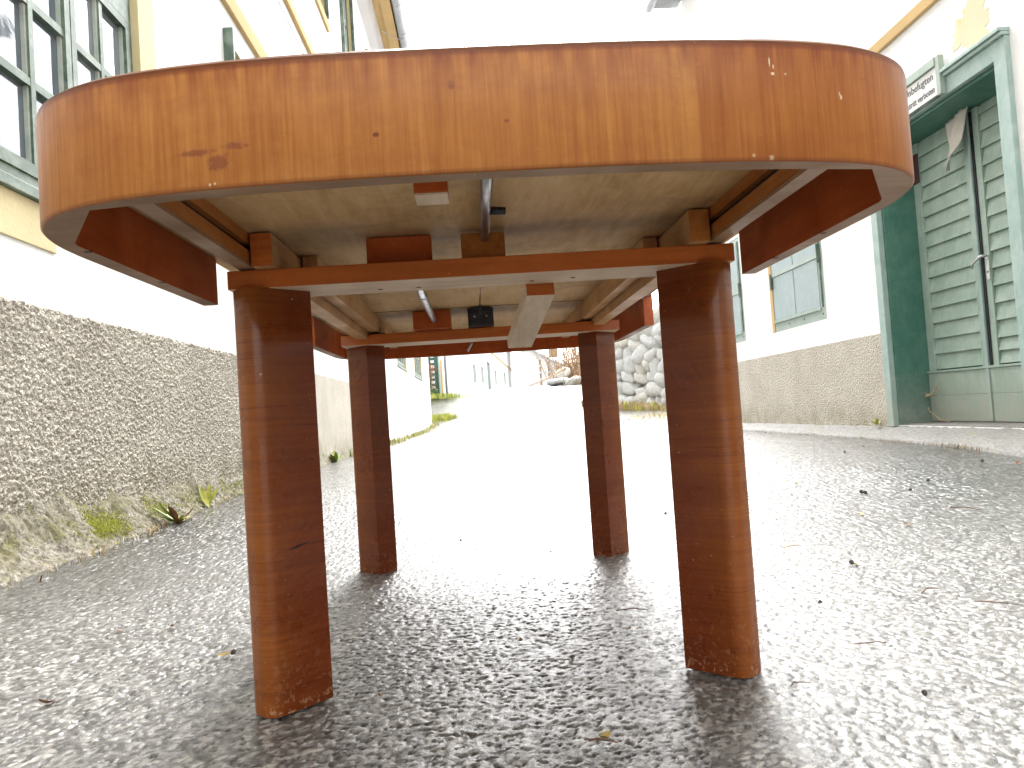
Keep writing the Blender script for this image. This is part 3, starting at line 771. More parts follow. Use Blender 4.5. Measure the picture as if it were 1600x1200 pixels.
# ------------------------------------------------------------------ right-hand house
XR = 3.35; RY0, RY1 = -6.0, 9.25
RH = empty('plain_house', (0, 0, 0))
tag(RH, 'white house on the right with fine roughcast plinth and pale green shutters', 'house')
DY0, DY1, DZ0, DZ1 = 2.88, 4.385, .10, 2.40
rw = [(5.46, 6.75), (7.66, 8.95)]
facade('wall', (XR, RY1, 0), (0, -1), RY1-RY0, 6.3, [(RY1-DY1, RY1-DY0, DZ0, DZ1)] + [(RY1-b, RY1-a, 1.10, 2.40) for a, b in rw], .30, [M_WALLR, M_WALLR], RH, z0=-.3)
mesh('end_wall', [(XR,RY1,-.3),(11,RY1,-.3),(11,RY1,6.3),(7.2,RY1,9),(XR,RY1,6.3)], [(4,3,2,1,0)], M_WALLR, RH)
mesh('end_wall', [(XR,RY0,-.3),(11,RY0,-.3),(11,RY0,6.3),(7.2,RY0,9),(XR,RY0,6.3)], [(0,1,2,3,4)], M_WALLR, RH)
mesh('roof', [(2.95,RY0-.3,6.32),(2.95,RY1+.25,6.32),(7.2,RY1+.25,9.1),(7.2,RY0-.3,9.1),(11.4,RY1+.25,6.32),(11.4,RY0-.3,6.32),(2.95,RY0-.3,6.44),(2.95,RY1+.25,6.44),(7.2,RY1+.25,9.24),(7.2,RY0-.3,9.24),(11.4,RY1+.25,6.44),(11.4,RY0-.3,6.44)],
     [(0,1,2,3),(3,2,4,5),(6,9,8,7),(9,11,10,8),(0,6,7,1),(1,7,8,2),(2,8,10,4)], M_TILE, RH)
mb = MB(); mb.tube([(2.93, RY0-.3, 6.32), (2.93, RY1+.25, 6.30)], .07, 12); mb.build('gutter', M_ZINC, RH, True)
box('eaves_soffit', 2.98, XR, RY0, RY1+.2, 6.26, 6.30, M_ZINC, RH, 0)
box('string_course', XR-.03, XR, RY0, RY1, 3.06, 3.15, M_YEL, RH, .008)
for a, b in ((RY0, DY0-.115), (DY1+.09, RY1)):
    box('plinth', XR-.016, XR+.02, a, b, -.2, .86, M_RC2, RH, .004)
# bare ochre patch of old plaster over the door
def blob(name, cy, cz, ry, rz, x, mat, parent, n=40, seed=1):
    r = random.Random(seed); pts = []
    for i in range(n):
        t = 2*math.pi*i/n; k = 1+.16*math.sin(3*t+seed)+.12*math.sin(7*t+2*seed)+.08*math.sin(13*t)+r.uniform(-.10, .10)
        pts.append((cy+ry*k*math.cos(t), cz+rz*k*math.sin(t)))
    v = [(x, y, z) for y, z in pts]+[(x+.006, y, z) for y, z in pts]
    f = [tuple(range(n))]+[(i, (i+1) % n, n+(i+1) % n, n+i) for i in range(n)]
    o = mesh(name, v, f, mat, parent); return o
blob('plaster_patch', 3.10, 2.735, .17, .16, XR-.003, M_PATCH, RH, n=90, seed=2)

# door set: architrave, reveal boards, two leaves with slats
door = empty('double_door', (0, 0, 0)); door.parent = RH
def prt(name, x0, x1, y0, y1, z0, z1, m, par=door, bev=.003): return box(name, x0, x1, y0, y1, z0, z1, m, par, bev)
prt('architrave', XR-.035, XR+.01, DY1-.005, DY1+.085, .09, 2.50, M_GTRIM)
prt('architrave', XR-.035, XR+.01, DY0-.105, DY0+.005, .09, 2.50, M_GTRIM)
prt('architrave', XR-.034, XR+.01, DY0+.0052, DY1-.0052, 2.385, 2.50, M_GTRIM)
prt('head_moulding', XR-.058, XR+.01, DY0-.11, 3.36, 2.502, 2.525, M_GTRIM)
prt('head_moulding', XR-.075, XR+.01, DY0-.11, 3.36, 2.527, 2.55, M_GTRIM)
XD = 3.635
prt('reveal_board', XR+.0102, XD+.05, DY1-.022, DY1-.002, .10, 2.384, M_GREV)
prt('reveal_board', XR+.0102, XD+.05, DY0+.002, DY0+.022, .10, 2.384, M_GREV)
prt('soffit_board', XR+.0102, XD+.05, DY0+.023, DY1-.023, 2.36, 2.384, M_GREV)
prt('threshold', XR+.011, XD+.06, DY0+.023, DY1-.023, .07, .112, M_KERB)
ym = 3.62
for k, (a, b) in enumerate(((ym+.004, DY1-.024), (DY0+.024, ym-.004))):
    leaf = empty('door_leaf', (0,0,0)); leaf.parent = door
    # keep three levels: leaf pieces sit under the door set
    bpy.data.objects.remove(leaf)
    prt('stile', XD, XD+.045, b-.085, b, .50, 2.355, M_GDOOR); prt('stile', XD, XD+.045, a, a+.085, .50, 2.355, M_GDOOR)
    prt('kick_board', XD-.012, XD+.045, a, b, .32, .498, M_GDOOR); prt('kick_board', XD-.012, XD+.045, a, b, .118, .317, M_GDOOR)
    prt('kick_ledge', XD-.024, XD+.045, a, b, .4985, .515, M_GDOOR)
    prt('leaf_back', XD+.040, XD+.055, a+.086, b-.086, .516, 2.35, M_GREV)
    z = .525; i = 0
    while z < 2.3:
        h = .122 if not (k and i < 2) else .09
        z1_ = min(z+h, 2.352); x_ = XD
        v = [(x_+.004, a+.0855, z), (x_+.004, b-.0855, z), (x_+.030, b-.0855, z1_+.012), (x_+.030, a+.0855, z1_+.012),
             (x_+.020, a+.0855, z), (x_+.020, b-.0855, z), (x_+.038, b-.0855, z1_+.012), (x_+.038, a+.0855, z1_+.012)]
        sl = mesh('slat', v, [(0,3,2,1),(4,5,6,7),(0,1,5,4),(1,2,6,5),(2,3,7,6),(3,0,4,7)], M_GDOOR, door, bevel=.002)
        z = z1_; i += 1
prt('cover_strip', XD-.022, XD+.001, ym-.004, ym+.03, .12, 2.34, M_GTRIM, bev=.005)
prt('rebate_strip', XD-.008, XD+.001, ym-.03, ym-.0045, .52, 2.34, M_BLACKM, bev=.002)
rp = prt('rust_patch', XD-.006, XD+.002, DY1-.115, DY1-.03, 2.03, 2.27, M_RUST); rp['label'] = 'dark rusted plate in the upper corner of the door'
# lever handle with keyhole plate
mb = MB(); mb.box(XD-.008, XD, ym-.085, ym-.05, 1.12, 1.30)
hp = mb.build('handle_plate', M_IRON, door, bevel=.006)
mb = MB(); mb.tube([(XD-.006, ym-.067, 1.29), (XD-.045, ym-.067, 1.29), (XD-.05, ym-.055, 1.285), (XD-.05, ym+.0, 1.262), (XD-.048, ym+.03, 1.25), (XD-.045, ym+.045, 1.225)], [.010,.010,.010,.009,.009,.008], 8)
mb.build('lever', M_IRON, hp, True)
mb = MB(); mb.tube([(XD-.0085, ym-.067, 1.175), (XD-.0105, ym-.067, 1.175)], .007, 8); mb.build('keyhole', M_BLACK, hp)

# shuttered windows
for k, (a, b) in enumerate(rw):
    x = XR+.05; z0_, z1_ = 1.10, 2.40
    x0 = XR+.004
    sh = box('shutter', x0, x0+.05, a+.002, b-.002, z0_+.002, z1_-.002, M_GSHUT, RH, .004)
    if k == 0: sh['label'] = 'pale green shutter with four panels nearer the door'
    ymid = (a+b)/2+.03
    for (p, q) in ((a+.12, ymid-.012), (ymid+.012, b-.07)):
        for (r0, r1) in ((z0_+.13, 1.70), (1.745, z1_-.08)):
            box('panel', x0-.006, x0+.01, p, q, r0, r1, M_SHPAN, sh, .004)
    box('cross_rail', x0-.014, x0+.01, a+.10, b-.06, 1.702, 1.743, M_GSHUT, sh, .003)
    box('weather_bar', x0-.018, x0+.01, a+.10, b-.05, z0_+.095, z0_+.125, M_GSHUT, sh, .003)
    box('edge_strip', x0-.012, x0+.01, a+.055, a+.075, z0_+.12, z1_-.05, M_GWIN, sh, .002)
    box('jamb_strip', XR-.004, XR+.003, b-.03, b+.045, z0_, z1_, M_YEL, sh, .002)
    for yy, zz in ((a+.06, 1.74), (b-.05, 1.66)):
        mb = MB(); mb.box(x0-.022, x0, yy-.016, yy+.016, zz-.075, zz+.075); mb.tube([(x0-.026, yy, zz-.09), (x0-.026, yy, zz+.09)], .010, 8); mb.build('hinge', M_GWIN, sh)
    for yy in (a+.08, ymid-.17, ymid+.20):
        mb = MB(); mb.tube([(x0-.003, yy, z0_+.055), (x0+.004, yy, z0_+.055)], .010, 8); mb.build('bolt_hole', M_BLACKM, sh)

# sign over the door
sg = empty('notice_sign', (XR-.04, 3.62, 2.42))
tag(sg, 'small white sign in a green frame above the green door', 'sign')
def sgbox(n, x0, x1, y0, y1, z0, z1, m, par=sg):
    o = box(n, x0-sg.location.x, x1-sg.location.x, y0-sg.location.y, y1-sg.location.y, z0-sg.location.z, z1-sg.location.z, m, par, .003); return o
SY0, SY1, SZ0, SZ1 = 3.405, 3.86, 2.405, 2.60
sgbox('board', XR-.062, XR-.052, SY0, SY1, SZ0, SZ1, M_SIGNW)
sgbox('frame', XR-.075, XR-.0362, SY0-.045, SY0-.002, 2.39, SZ1+.06, M_GTRIM)
sgbox('frame', XR-.075, XR-.0362, SY1+.002, SY1+.045, 2.39, SZ1+.06, M_GTRIM)
sgbox('frame', XR-.080, XR-.0362, SY0-.0015, SY1+.0015, SZ1+.002, SZ1+.062, M_GTRIM)
sgbox('back', XR-.051, XR-.037, SY0-.001, SY1+.001, SZ0-.012, SZ1+.001, M_GWIN)
def lettering(txt, yc, zc, size, sxk=1.0):
    cu = bpy.data.curves.new('lettering', 'FONT'); cu.body = txt; cu.size = size; cu.align_x = 'CENTER'; cu.align_y = 'CENTER'; cu.extrude = .0008; cu.resolution_u = 3; cu.offset = 0
    tmp = bpy.data.objects.new('tmp', cu); COL.objects.link(tmp)
    dg = bpy.context.evaluated_depsgraph_get(); me = bpy.data.meshes.new_from_object(tmp.evaluated_get(dg)); bpy.data.objects.remove(tmp); bpy.data.curves.remove(cu)
    me.transform(Matrix.Diagonal((sxk, 1, 1, 1)))
    me.transform(Matrix(((0,0,-1,XR-.0635-sg.location.x),(-1,0,0,yc-sg.location.y),(0,1,0,zc-sg.location.z),(0,0,0,1))))
    me.materials.clear(); me.materials.append(M_INK); me.name = 'lettering'
    return link('lettering', me, sg)
lettering('Unbefugten', 3.63, 2.548, .078); lettering('Zutritt verboten', 3.63, 2.455, .070, .80)

# torn sheet hanging at the door head
def flap():
    nx_, nz_ = 14, 16; v = []; f = []
    for j in range(nz_):
        t = j/(nz_-1)
        ya = 3.80-.045*t*1.0+.006*math.sin(9*t); yb = 3.545+.14*t**2.2+.015*math.sin(6*t)
        for i in range(nx_):
            s = i/(nx_-1); y = ya+(yb-ya)*s
            z = 2.335-.37*t+.03*s*(1-t)-.02*math.sin(s*5)*t - (.0 if t else .012*math.sin(s*23))
            if t > .6: z += .16*(t-.6)*s
            x = 3.575-.05*math.sin(s*2.2)*t-.03*t+.012*math.sin(7*s+3*t)
            v.append((x, y, z))
    for j in range(nz_-1):
        for i in range(nx_-1): a = j*nx_+i; f.append((a, a+nx_, a+nx_+1, a+1))
    o = mesh('torn_sheet', v, f, M_CARD, None, True); m = o.modifiers.new('thick', 'SOLIDIFY'); m.thickness = .004
    tag(o, 'torn grey cardboard sheet hanging from the top of the green door', 'cardboard')
flap()

# kerb ledge in front of the right house
def kerb():
    ys = np.arange(-3, 9.6, .05)
    xe = np.interp(ys, [-3, 0, 2.2, 3.0, 4, 5, 6.6, 9.6], [2.3, 2.42, 2.77, 2.97, 3.08, 3.10, 3.13, 3.19])
    r = np.random.default_rng(4); j = np.convolve(r.normal(0, .03, len(ys)+8), np.ones(9)/9, 'valid'); xe = xe+j
    prof = [(0, -.03), (.012, .016), (.05, .034), (.12, .056), (1, .098)]
    V = np.zeros((len(prof), len(ys), 3))
    for k, (p, z) in enumerate(prof):
        xx = xe+p if p < 1 else np.full(len(ys), XR+.02)
        V[k, :, 0] = xx; V[k, :, 1] = ys; V[k, :, 2] = z + r.normal(0, .004, len(ys))*(0 if p == 0 else 1)
    o = grid_mesh('pavement', V[:, ::-1], len(ys), len(prof), M_KERB); o['kind'] = 'structure'
kerb()

# ------------------------------------------------------------------ stone wall beyond the right house
def stone_mesh(seed):
    """a rough field stone: a ball cut by random flat facets"""
    r = random.Random(seed); bm = bmesh.new(); bmesh.ops.create_icosphere(bm, subdivisions=3, radius=1)
    off = Vector((r.uniform(0, 50), r.uniform(0, 50), 0))
    cuts = []
    for k in range(11):
        n = Vector((r.gauss(0,1), r.gauss(0,1)*.6, r.gauss(0,1))).normalized(); cuts.append((n, r.uniform(.58, .86)))
    for vt in bm.verts:
        p = vt.co.copy(); m = 1.0
        for n, d in cuts:
            q = p.dot(n)
            if q > d: m = min(m, d/q)
        vt.co = p*m*(1+mnoise.noise(p*2.3+off)*.07)*1.22
    me = bpy.data.meshes.new('stone'); bm.to_mesh(me); bm.free(); me.materials.append(M_STONE)
    me.polygons.foreach_set('use_smooth', [True]*len(me.polygons)); return me
stones = [stone_mesh(i) for i in range(9)]
SW = empty('rubble_wall', (5.2, 26, 0)); SW.location = (0, 0, 0)
tag(SW, 'rubble retaining wall of big grey field stones beyond the white house', 'wall')
A = Vector((4.7, 29.5)); B = Vector((9.5, 17.5)); Lw = (B-A).length; dw = (B-A)/Lw; nw = Vector((dw.y, -dw.x))
if nw.x > 0: nw = -nw
mesh('wall_core', [tuple((*(A-nw*.25), -1)), tuple((*(B-nw*.25), -1)), tuple((*(B-nw*.25), 4.0)), tuple((*(A-nw*.25), 3.6)),
                   tuple((*(A-nw*1.2), -1)), tuple((*(B-nw*1.2), -1)), tuple((*(B-nw*1.2), 4.0)), tuple((*(A-nw*1.2), 3.6))], [(0,1,2,3),(7,6,5,4),(3,2,6,7),(0,3,7,4),(1,5,6,2)], M_MORTAR, SW)
rs = random.Random(5); zrow = .05; row = 0
while zrow < 3.5:
    h = rs.uniform(.40, .52); u = rs.uniform(-.3, 0)
    while u < Lw:
        ww = rs.uniform(.42, 1.0); c = A+dw*(u+ww/2)
        base = gz(c.y)-.15
        o = link('stone', rs.choice(stones), SW)
        o.location = (c.x-nw.x*.12, c.y-nw.y*.12, base+zrow+h/2+rs.uniform(-.10, .10))
        o.scale = (ww*.62, .30, h*rs.uniform(.60, .78)); o.rotation_euler = (rs.uniform(-.15, .15), rs.uniform(-.5, .5), math.atan2(dw.y, dw.x)+rs.uniform(-.12, .12))
        u += ww*.96
    zrow += h*.95; row += 1

# ------------------------------------------------------------------ vegetation and litter
def leaf_poly(L, W, n=5, curl=.2):
    """a small pointed leaf with a fold, in its own xy plane"""
    v = []; f = []
    for i in range(n+1):
        t = i/n; wd = W*math.sin(math.pi*min(1, t*.92+.06))**.8; z = curl*L*(t-.5)**2
        v += [(t*L, -wd/2, z+wd*.18), (t*L, 0, z), (t*L, wd/2, z+wd*.18)]
    for i in range(n):
        a = i*3; f += [(a, a+3, a+4, a+1), (a+1, a+4, a+5, a+2)]
    return v, f
def weed(name, loc, n, L, mats, label, rr, spread=1.0):
    mb = MB()
    for i in range(n):
        l = L*rr.uniform(.5, 1.1); v, f = leaf_poly(l, l*rr.uniform(.16, .34), 5, rr.uniform(-.3, .6))
        m = Matrix.Rotation(rr.uniform(0, 6.28), 4, 'Z') @ Matrix.Rotation(-rr.uniform(.15, 1.2)*spread, 4, 'Y')
        mb.add([tuple(m @ Vector(p)) for p in v], f, rr.randrange(len(mats)))
    o = mb.build(name, mats, None, True); o.location = loc
    tag(o, label, 'weed'); return o
rw_ = random.Random(21)
weed('dandelion_weed', (-1.44, 1.98, .0), 13, .13, [M_WEED, M_WEEDY, M_LEAF], 'low yellow green weed with withered leaves below the mossy footing', rw_, .7)
weed('dandelion_weed', (-1.53, 2.62, .0), 9, .14, [M_WEEDY, M_WEED], 'weed with one upright leaf beside the near left table leg', rw_)
weed('dandelion_weed', (-1.56, 3.25, .0), 8, .10, [M_WEED, M_STRAW], 'small flat weed at the wall foot nearest behind the table leg', rw_, .6)
weed('dandelion_weed', (-1.55, 6.6, .0), 12, .20, [M_WEEDY, M_WEED], 'leafy weed at the wall foot between the two left table legs', rw_, .9)
weed('dandelion_weed', (3.30, 4.62, .10), 7, .09, [M_WEEDY, M_WEED], 'tiny weed growing at the foot of the green door frame', rw_, .8)
# moss cushions
mb = MB(); rm = random.Random(9)
for cx, cy, sp, n in ((1.45, 0, .085, 900), (1.60, 0, .05, 250), (2.05, 0, .07, 260), (2.5, 0, .2, 120), (2.9, 0, .25, 120), (3.5, 0, .25, 120)):
    for i in range(n):
        y = cx+rm.gauss(0, sp); K = min(1, max(.05, rm.gauss(.45, .16))); out = float(np.interp(y, [.6, 1.1, 1.9, 3.0, 4.2], [.20, .185, .175, .10, .07])); hi = float(np.interp(y, [.9, 2, 4], [.17, .14, .12]))
        c = Vector((XL+.02+out*K**.8, y, hi*(1-K)**1.3)); s = rm.uniform(.0025, .006)
        vv = [(s,0,0),(-s*.5,s*.86,0),(-s*.5,-s*.86,0),(0,0,s*1.3)]; q = Matrix.Rotation(rm.uniform(0,6), 3, 'Z')
        mb.add([tuple(c+q@Vector(p)) for p in vv], [(0,1,3),(1,2,3),(2,0,3)])
mo = mb.build('moss', M_MOSS); tag(mo, 'bright green moss cushions on the wall footing at the left', 'moss', kind='stuff')

def strip_growth(name, pts, n, hgt, mats, label, cat, seed, wid=.25, lean=.35):
    """blades and stalks scattered along a ground line"""
    rr = random.Random(seed); mb = MB()
    for i in range(n):
        k = rr.random()*(len(pts)-1); a = int(k); t = k-a
        p = Vector(pts[a]).lerp(Vector(pts[a+1]), t); x = p.x+rr.gauss(0, wid); y = p.y+rr.gauss(0, wid*1.5); z = p.z
        h = hgt*rr.uniform(.4, 1.15); w_ = h*rr.uniform(.05, .14); an = rr.uniform(0, 6.28); lx, ly = math.cos(an), math.sin(an); le = rr.uniform(0, lean)*h
        mb.add([(x-ly*w_, y+lx*w_, z-.02), (x+ly*w_, y-lx*w_, z-.02), (x+ly*w_*.6+lx*le*.4, y-lx*w_*.6+ly*le*.4, z+h*.6), (x-ly*w_*.6+lx*le*.4, y+lx*w_*.6+ly*le*.4, z+h*.6), (x+lx*le, y+ly*le, z+h)], [(0,1,2,3),(3,2,4)], rr.randrange(len(mats)))
    o = mb.build(name, mats); tag(o, label, cat, kind='stuff'); return o
strip_growth('grass', [(-1.5, 7.5, 0), (-1.46, 12, 0), (-1.42, 18, .02), (-1.40, 25.5, .2)], 700, .10, [M_WEEDY, M_STRAW, M_WEED], 'thin dry grass along the foot of the left house', 'grass', 31, .06)
strip_growth('grass', [(-1.6, 26.3, .25), (-1.4, 26.8, .27), (-1.25, 27.2, .31)], 900, .24, [M_WEEDY, M_GRASS, M_WEEDY], 'bright yellow green grass tuft at the far corner of the left house', 'grass', 32, .25)
strip_growth('grass', [(-2.4, 34, 1.25), (-1.6, 34.2, 1.3), (-1.1, 33.5, 1.2)], 700, .22, [M_WEEDY, M_GRASS], 'green verge below the far green doorway', 'grass', 33, .3)
strip_growth('grass', [(4.2, 28.8, .45), (6.2, 23.6, .12), (8.8, 17.0, .02)], 1500, .28, [M_STRAW, M_BRUSH, M_WEEDY], 'dry straw grass along the foot of the rubble wall', 'grass', 34, .22, .8)
strip_growth('leaf_litter', [(3.2, 13, .01), (5.0, 20, .03), (5.6, 22, .06)], 800, .07, [M_STRAW, M_BRUSH, M_WEEDY], 'scattered brown leaf litter on the verge before the rubble wall', 'litter', 35, .5, 2.0)
strip_growth('leaf_litter', [(2.9, 2.6, .005), (3.02, 3.3, .005), (3.07, 4.4, .005), (3.10, 7, .005)], 420, .022, [M_LEAF, M_LEAFY, M_STRAW, M_BLACK], 'small leaf litter lying in the gutter along the right pavement', 'litter', 36, .035, 3.0)
strip_growth('leaf_litter', [(-1.40, .6, .004), (-1.42, 1.2, .004), (-1.44, 2.0, .004), (-1.53, 3.2, .004), (-1.55, 4.5, .004)], 220, .03, [M_LEAF, M_LEAFY, M_STRAW, M_STONE], 'withered bits lying along the left wall footing', 'litter', 37, .022, 3.0)

# single leaves, twigs and grit lying on the road
def px(x, y, z=.004):
    """ground point for a place measured in the photograph (1600 x 1200)"""
    d = _f + _rr*((x-800)/1200) - _uu*((y-600)/1200); o = Vector((-0.02589, -1.66713, 0.41366)); t = (z-o.z)/d.z
    return o+d*t
lm = []
for i in range(4):
    v, f = leaf_poly(.03, .014, 5, .5+i*.2); me = bpy.data.meshes.new('leaf'); me.from_pydata(v, [], f); me.materials.append(M_LEAF if i % 2 == 0 else M_LEAFY); lm.append(me)
rl = random.Random(77)
LEAVES = ((268,978,.7,'withered leaf on the asphalt between the mossy footing and the near left leg'),(180,985,.7,'brown leaf on the open asphalt below the moss patch'),(362,1022,.9,'leaf close to the outer side of the near left leg'),
 (60,1100,1,'brown leaf near the bottom left corner'),(940,1158,1.1,'leaf touching the short twig near the bottom edge'),(815,1003,.6,'tiny leaf midway between the two front legs'),(1243,758,1.2,'pale yellow leaf below the right shuttered window'),
 (1350,802,.9,'leaf on the damp patch of road before the green door frame'),(1415,818,.9,'yellow leaf on the road in front of the green door'),(1333,882,.8,'dark leaf on the road right of the near right leg'),(860,862,.5,'tiny leaf just left of the far right leg foot'),
 (735,1020,.4,'tiny leaf on the asphalt in the middle under the table'),(590,1085,.5,'tiny leaf right of the near left leg foot'),(1180,735,.9,'leaf just behind the near right leg'),(1272,700,1,'leaf in the gutter below the shuttered window'),(1348,698,1,'leaf in the gutter left of the green door'),
 (1462,800,.8,'leaf beside the brown stick before the door'),(1590,723,1.5,'curled orange leaf at the pavement edge on the far right'),(985,980,.5,'tiny leaf in front of the far right leg foot'))
for x, y, s, lab in LEAVES:
    o = link('fallen_leaf', rl.choice(lm)); o.location = px(x, y, .005); o.scale = (s,)*3; o.rotation_euler = (rl.uniform(-.3,.3), rl.uniform(-.3,.3), rl.uniform(0,6.28))
    tag(o, lab, 'leaf', 'withered leaves scattered over the wet asphalt')
def twig(a, b, r, mat, label):
    p, q = px(*a, .007), px(*b, .007); m = (p+q)/2+Vector((rl.uniform(-.01,.01), rl.uniform(-.01,.01), .004)); mb = MB(); mb.tube([p, m, q], [r*.7, r*.65, r*.35], 6); o = mb.build('twig', mat)
    tag(o, label, 'twig')
twig((920,1157), (966,1160), .0022, M_TWIG, 'short red brown twig near the bottom edge between the front legs')
twig((1236,1072), (1266,1066), .0016, M_TWIG, 'short twig right of the near right table leg')
twig((1440,927), (1466,919), .0022, M_TWIG, 'bent brown twig on the asphalt at the far right')
twig((1522,939), (1598,946), .0016, M_TWIG, 'long thin reddish twig at the right edge of the street')
twig((1335,1006), (1392,1004), .0013, M_TWIG, 'thin dark twig lying level right of the table')
twig((1483,793), (1535,797), .0030, M_TWIG, 'brown stick on the road in front of the green door')
twig((1225,855), (1252,852), .0025, M_STRAW, 'pale straw stalk on the road behind the near right leg')
twig((963,954), (1012,953), .0016, M_TWIG, 'thin twig between the far right and near right legs')
mbg = MB(); mbg.tube([(0,0,0),(.004,.002,.003),(.009,0,.001)], [.003,.005,.002], 6); gme = None
for x, y, s in ((362,1021,1),(1148,712,1.6),(1170,687,1.2),(1318,707,1.6),(1348,770,1.6),(1354,771,1.6),(1420,766,1.3),(1332,881,1.2),(1446,1086,.8),(1280,942,.8),(1038,803,1.2),(720,845,.8),(1533,721,1.6),(1448,751,1.4)):
    if gme is None: o = mbg.build('grit', M_BLACK); gme = o.data
    else: o = link('grit', gme)
    o.location = px(x, y, .005); o.scale = (s,)*3; o.rotation_euler = (0, 0, rl.uniform(0, 6.28))
    tag(o, 'small dark crumb of grit on the wet asphalt', 'grit', 'dark crumbs of grit scattered over the asphalt')

# spider-web straws stuck at the door corner
mb = MB(); mb.tube([(3.60,4.355,.335),(3.57,4.33,.315),(3.57,4.25,.33),(3.58,4.14,.43)], [.004,.010,.006,.002], 6); mb.tube([(3.57,4.28,.33),(3.55,4.42,.36)], .002, 5); mb.tube([(3.58,4.30,.33),(3.60,4.20,.38)], .003, 5)
o = mb.build('dry_stalk', M_STRAW); tag(o, 'dry stalks caught in a cobweb in the lower corner of the green door', 'stalk')
mb = MB(); mb.tube([(3.60,4.36,.225),(3.59,4.34,.20),(3.58,4.18,.13),(3.575,4.05,.115)], .0035, 6)
o = mb.build('dry_stalk', M_STRAW); tag(o, 'single bent straw leaning at the foot of the green door', 'stalk')

# ------------------------------------------------------------------ far end of the street
FH = empty('far_house', (0, 0, 0)); tag(FH, 'far white house with small grey green windows and a dark door up the street', 'house')
fa, fb = Vector((-1.47, 36.0)), Vector((4.85, 97.0)); fd = (fb-fa).normalized(); FL = (fb-fa).length
def fz(u): p = fa+fd*u; return gz(p.y)
fo = [(13.2, 15.2, 2.55, 3.75), (18.7, 20.9, 2.7, 3.9), (24.0, 27.2, 2.25, 4.6), (31.5, 34.0, 3.0, 4.3), (44, 47, 3.4, 4.7)]
facade('wall', (*fa, 0), (fd.x, fd.y), FL, 9.4, fo, .25, [M_WALL], FH, z0=-.5)
mesh('end_wall', [(*fa, -.5), (fa.x-9, fa.y+1, -.5), (fa.x-9, fa.y+1, 9.4), (*fa, 9.4)], [(0,3,2,1)], M_WALL, FH)
nf = Vector((fd.y, -fd.x))
def fquad(name, u0, u1, z0, z1, d0, mat, d1=.25):
    P = lambda u, z, k: (*(fa+fd*u+nf*k), z)
    v = [P(u0,z0,d0),P(u1,z0,d0),P(u1,z1,d0),P(u0,z1,d0),P(u0,z0,d0-d1),P(u1,z0,d0-d1),P(u1,z1,d0-d1),P(u0,z1,d0-d1)]
    return mesh(name, v, [(0,1,2,3),(7,6,5,4),(0,4,5,1),(3,2,6,7),(0,3,7,4),(1,5,6,2)], mat, FH)
for i, (a, b, c, d_) in enumerate(fo):
    if i == 2: fquad('door', a, b, c-.3, d_, -.12, M_DOORD, .1)
    else: fquad('window', a, b, c, d_, -.06, M_FARW, .1)
fquad('string_course', 3, FL, 5.6, 5.78, .05, M_YEL, .1)
fquad('wall_lamp', 11.0, 11.5, 4.7, 4.9, .25, M_ZINC, .25)
for u in (33, 42): fquad('upper_window', u, u+1.6, 6.5, 7.3, .02, M_ZINC, .08)
mb = MB(); mb.tube([(fa.x+.05, fa.y-.08, .5), (fa.x+.05, fa.y-.08, 9.4)], .06, 8); mb.build('downpipe', M_ZINC, FH, True)
mesh('roof', [(*(fa+nf*.5), 9.4), (*(fb+nf*.5), 9.4), (*(fb-nf*5), 13), (*(fa-nf*5), 13)], [(0,1,2,3)], M_TILE, FH)

EH = empty('porch_house', (0, 0, 0)); tag(EH, 'white house end with a tall green doorway and climbing plant beyond the left house', 'house')
yq = 35.0
mesh('wall', [(-9,yq,-.5),(-2.25,yq,-.5),(-2.25,yq,8),(-9,yq,8),(-2.25,yq+1.2,-.5),(-2.25,yq+1.2,8)], [(0,1,2,3),(1,4,5,2)], M_WALL, EH)
mesh('wall', [(-1.72,yq+.2,-.5),(-1.45,yq+.2,-.5),(-1.45,yq+.2,8),(-1.72,yq+.2,8),(-2.25,yq+.2,3.75),(-1.72,yq+.2,3.75),(-2.25,yq+.2,8)], [(0,1,2,3),(4,5,3,6)], M_WALL, EH)
ed = box('doorway', -2.24, -1.73, yq+.30, yq+.36, .9, 3.74, M_DOORD, EH, .01)
for z in np.arange(1.75, 3.6, .25): box('white_bar', -2.1, -1.93, yq+.24, yq+.30, z, z+.13, M_WHITE, ed, .02)
box('door_frame', -2.30, -2.22, yq+.1, yq+.3, .9, 3.8, M_GTRIM, ed, .01); box('door_frame', -1.74, -1.68, yq+.1, yq+.3, .9, 3.8, M_GTRIM, ed, .01); box('door_frame', -2.22, -1.74, yq+.1, yq+.3, 3.74, 3.85, M_GTRIM, ed, .01)
box('ochre_strip', -1.64, -1.56, yq+.15, yq+.21, 1.2, 3.1, M_YEL, EH, .01)
mb = MB(); rp_ = random.Random(4)
for i in range(420):
    t = rp_.random(); c = Vector((-2.08+rp_.gauss(0, .10)+.12*(t > .8)*rp_.random(), yq-.4+rp_.gauss(0, .1), 1.35+1.55*t)); s = rp_.uniform(.03, .08); q = Matrix.Rotation(rp_.uniform(0, 6), 3, 'Z') @ Matrix.Rotation(rp_.uniform(-1, 1), 3, 'X')
    mb.add([tuple(c+q@Vector(p)) for p in ((-s,0,0),(0,-s*.5,0),(s,0,0),(0,s*.5,.01))], [(0,1,2,3)], 1 if t > .78 else (2 if t < .25 else 0))
cl = mb.build('climbing_plant', [M_BRUSH, M_FLOWER, M_WEED]); tag(cl, 'reddish climbing plant beside the far green doorway', 'plant')

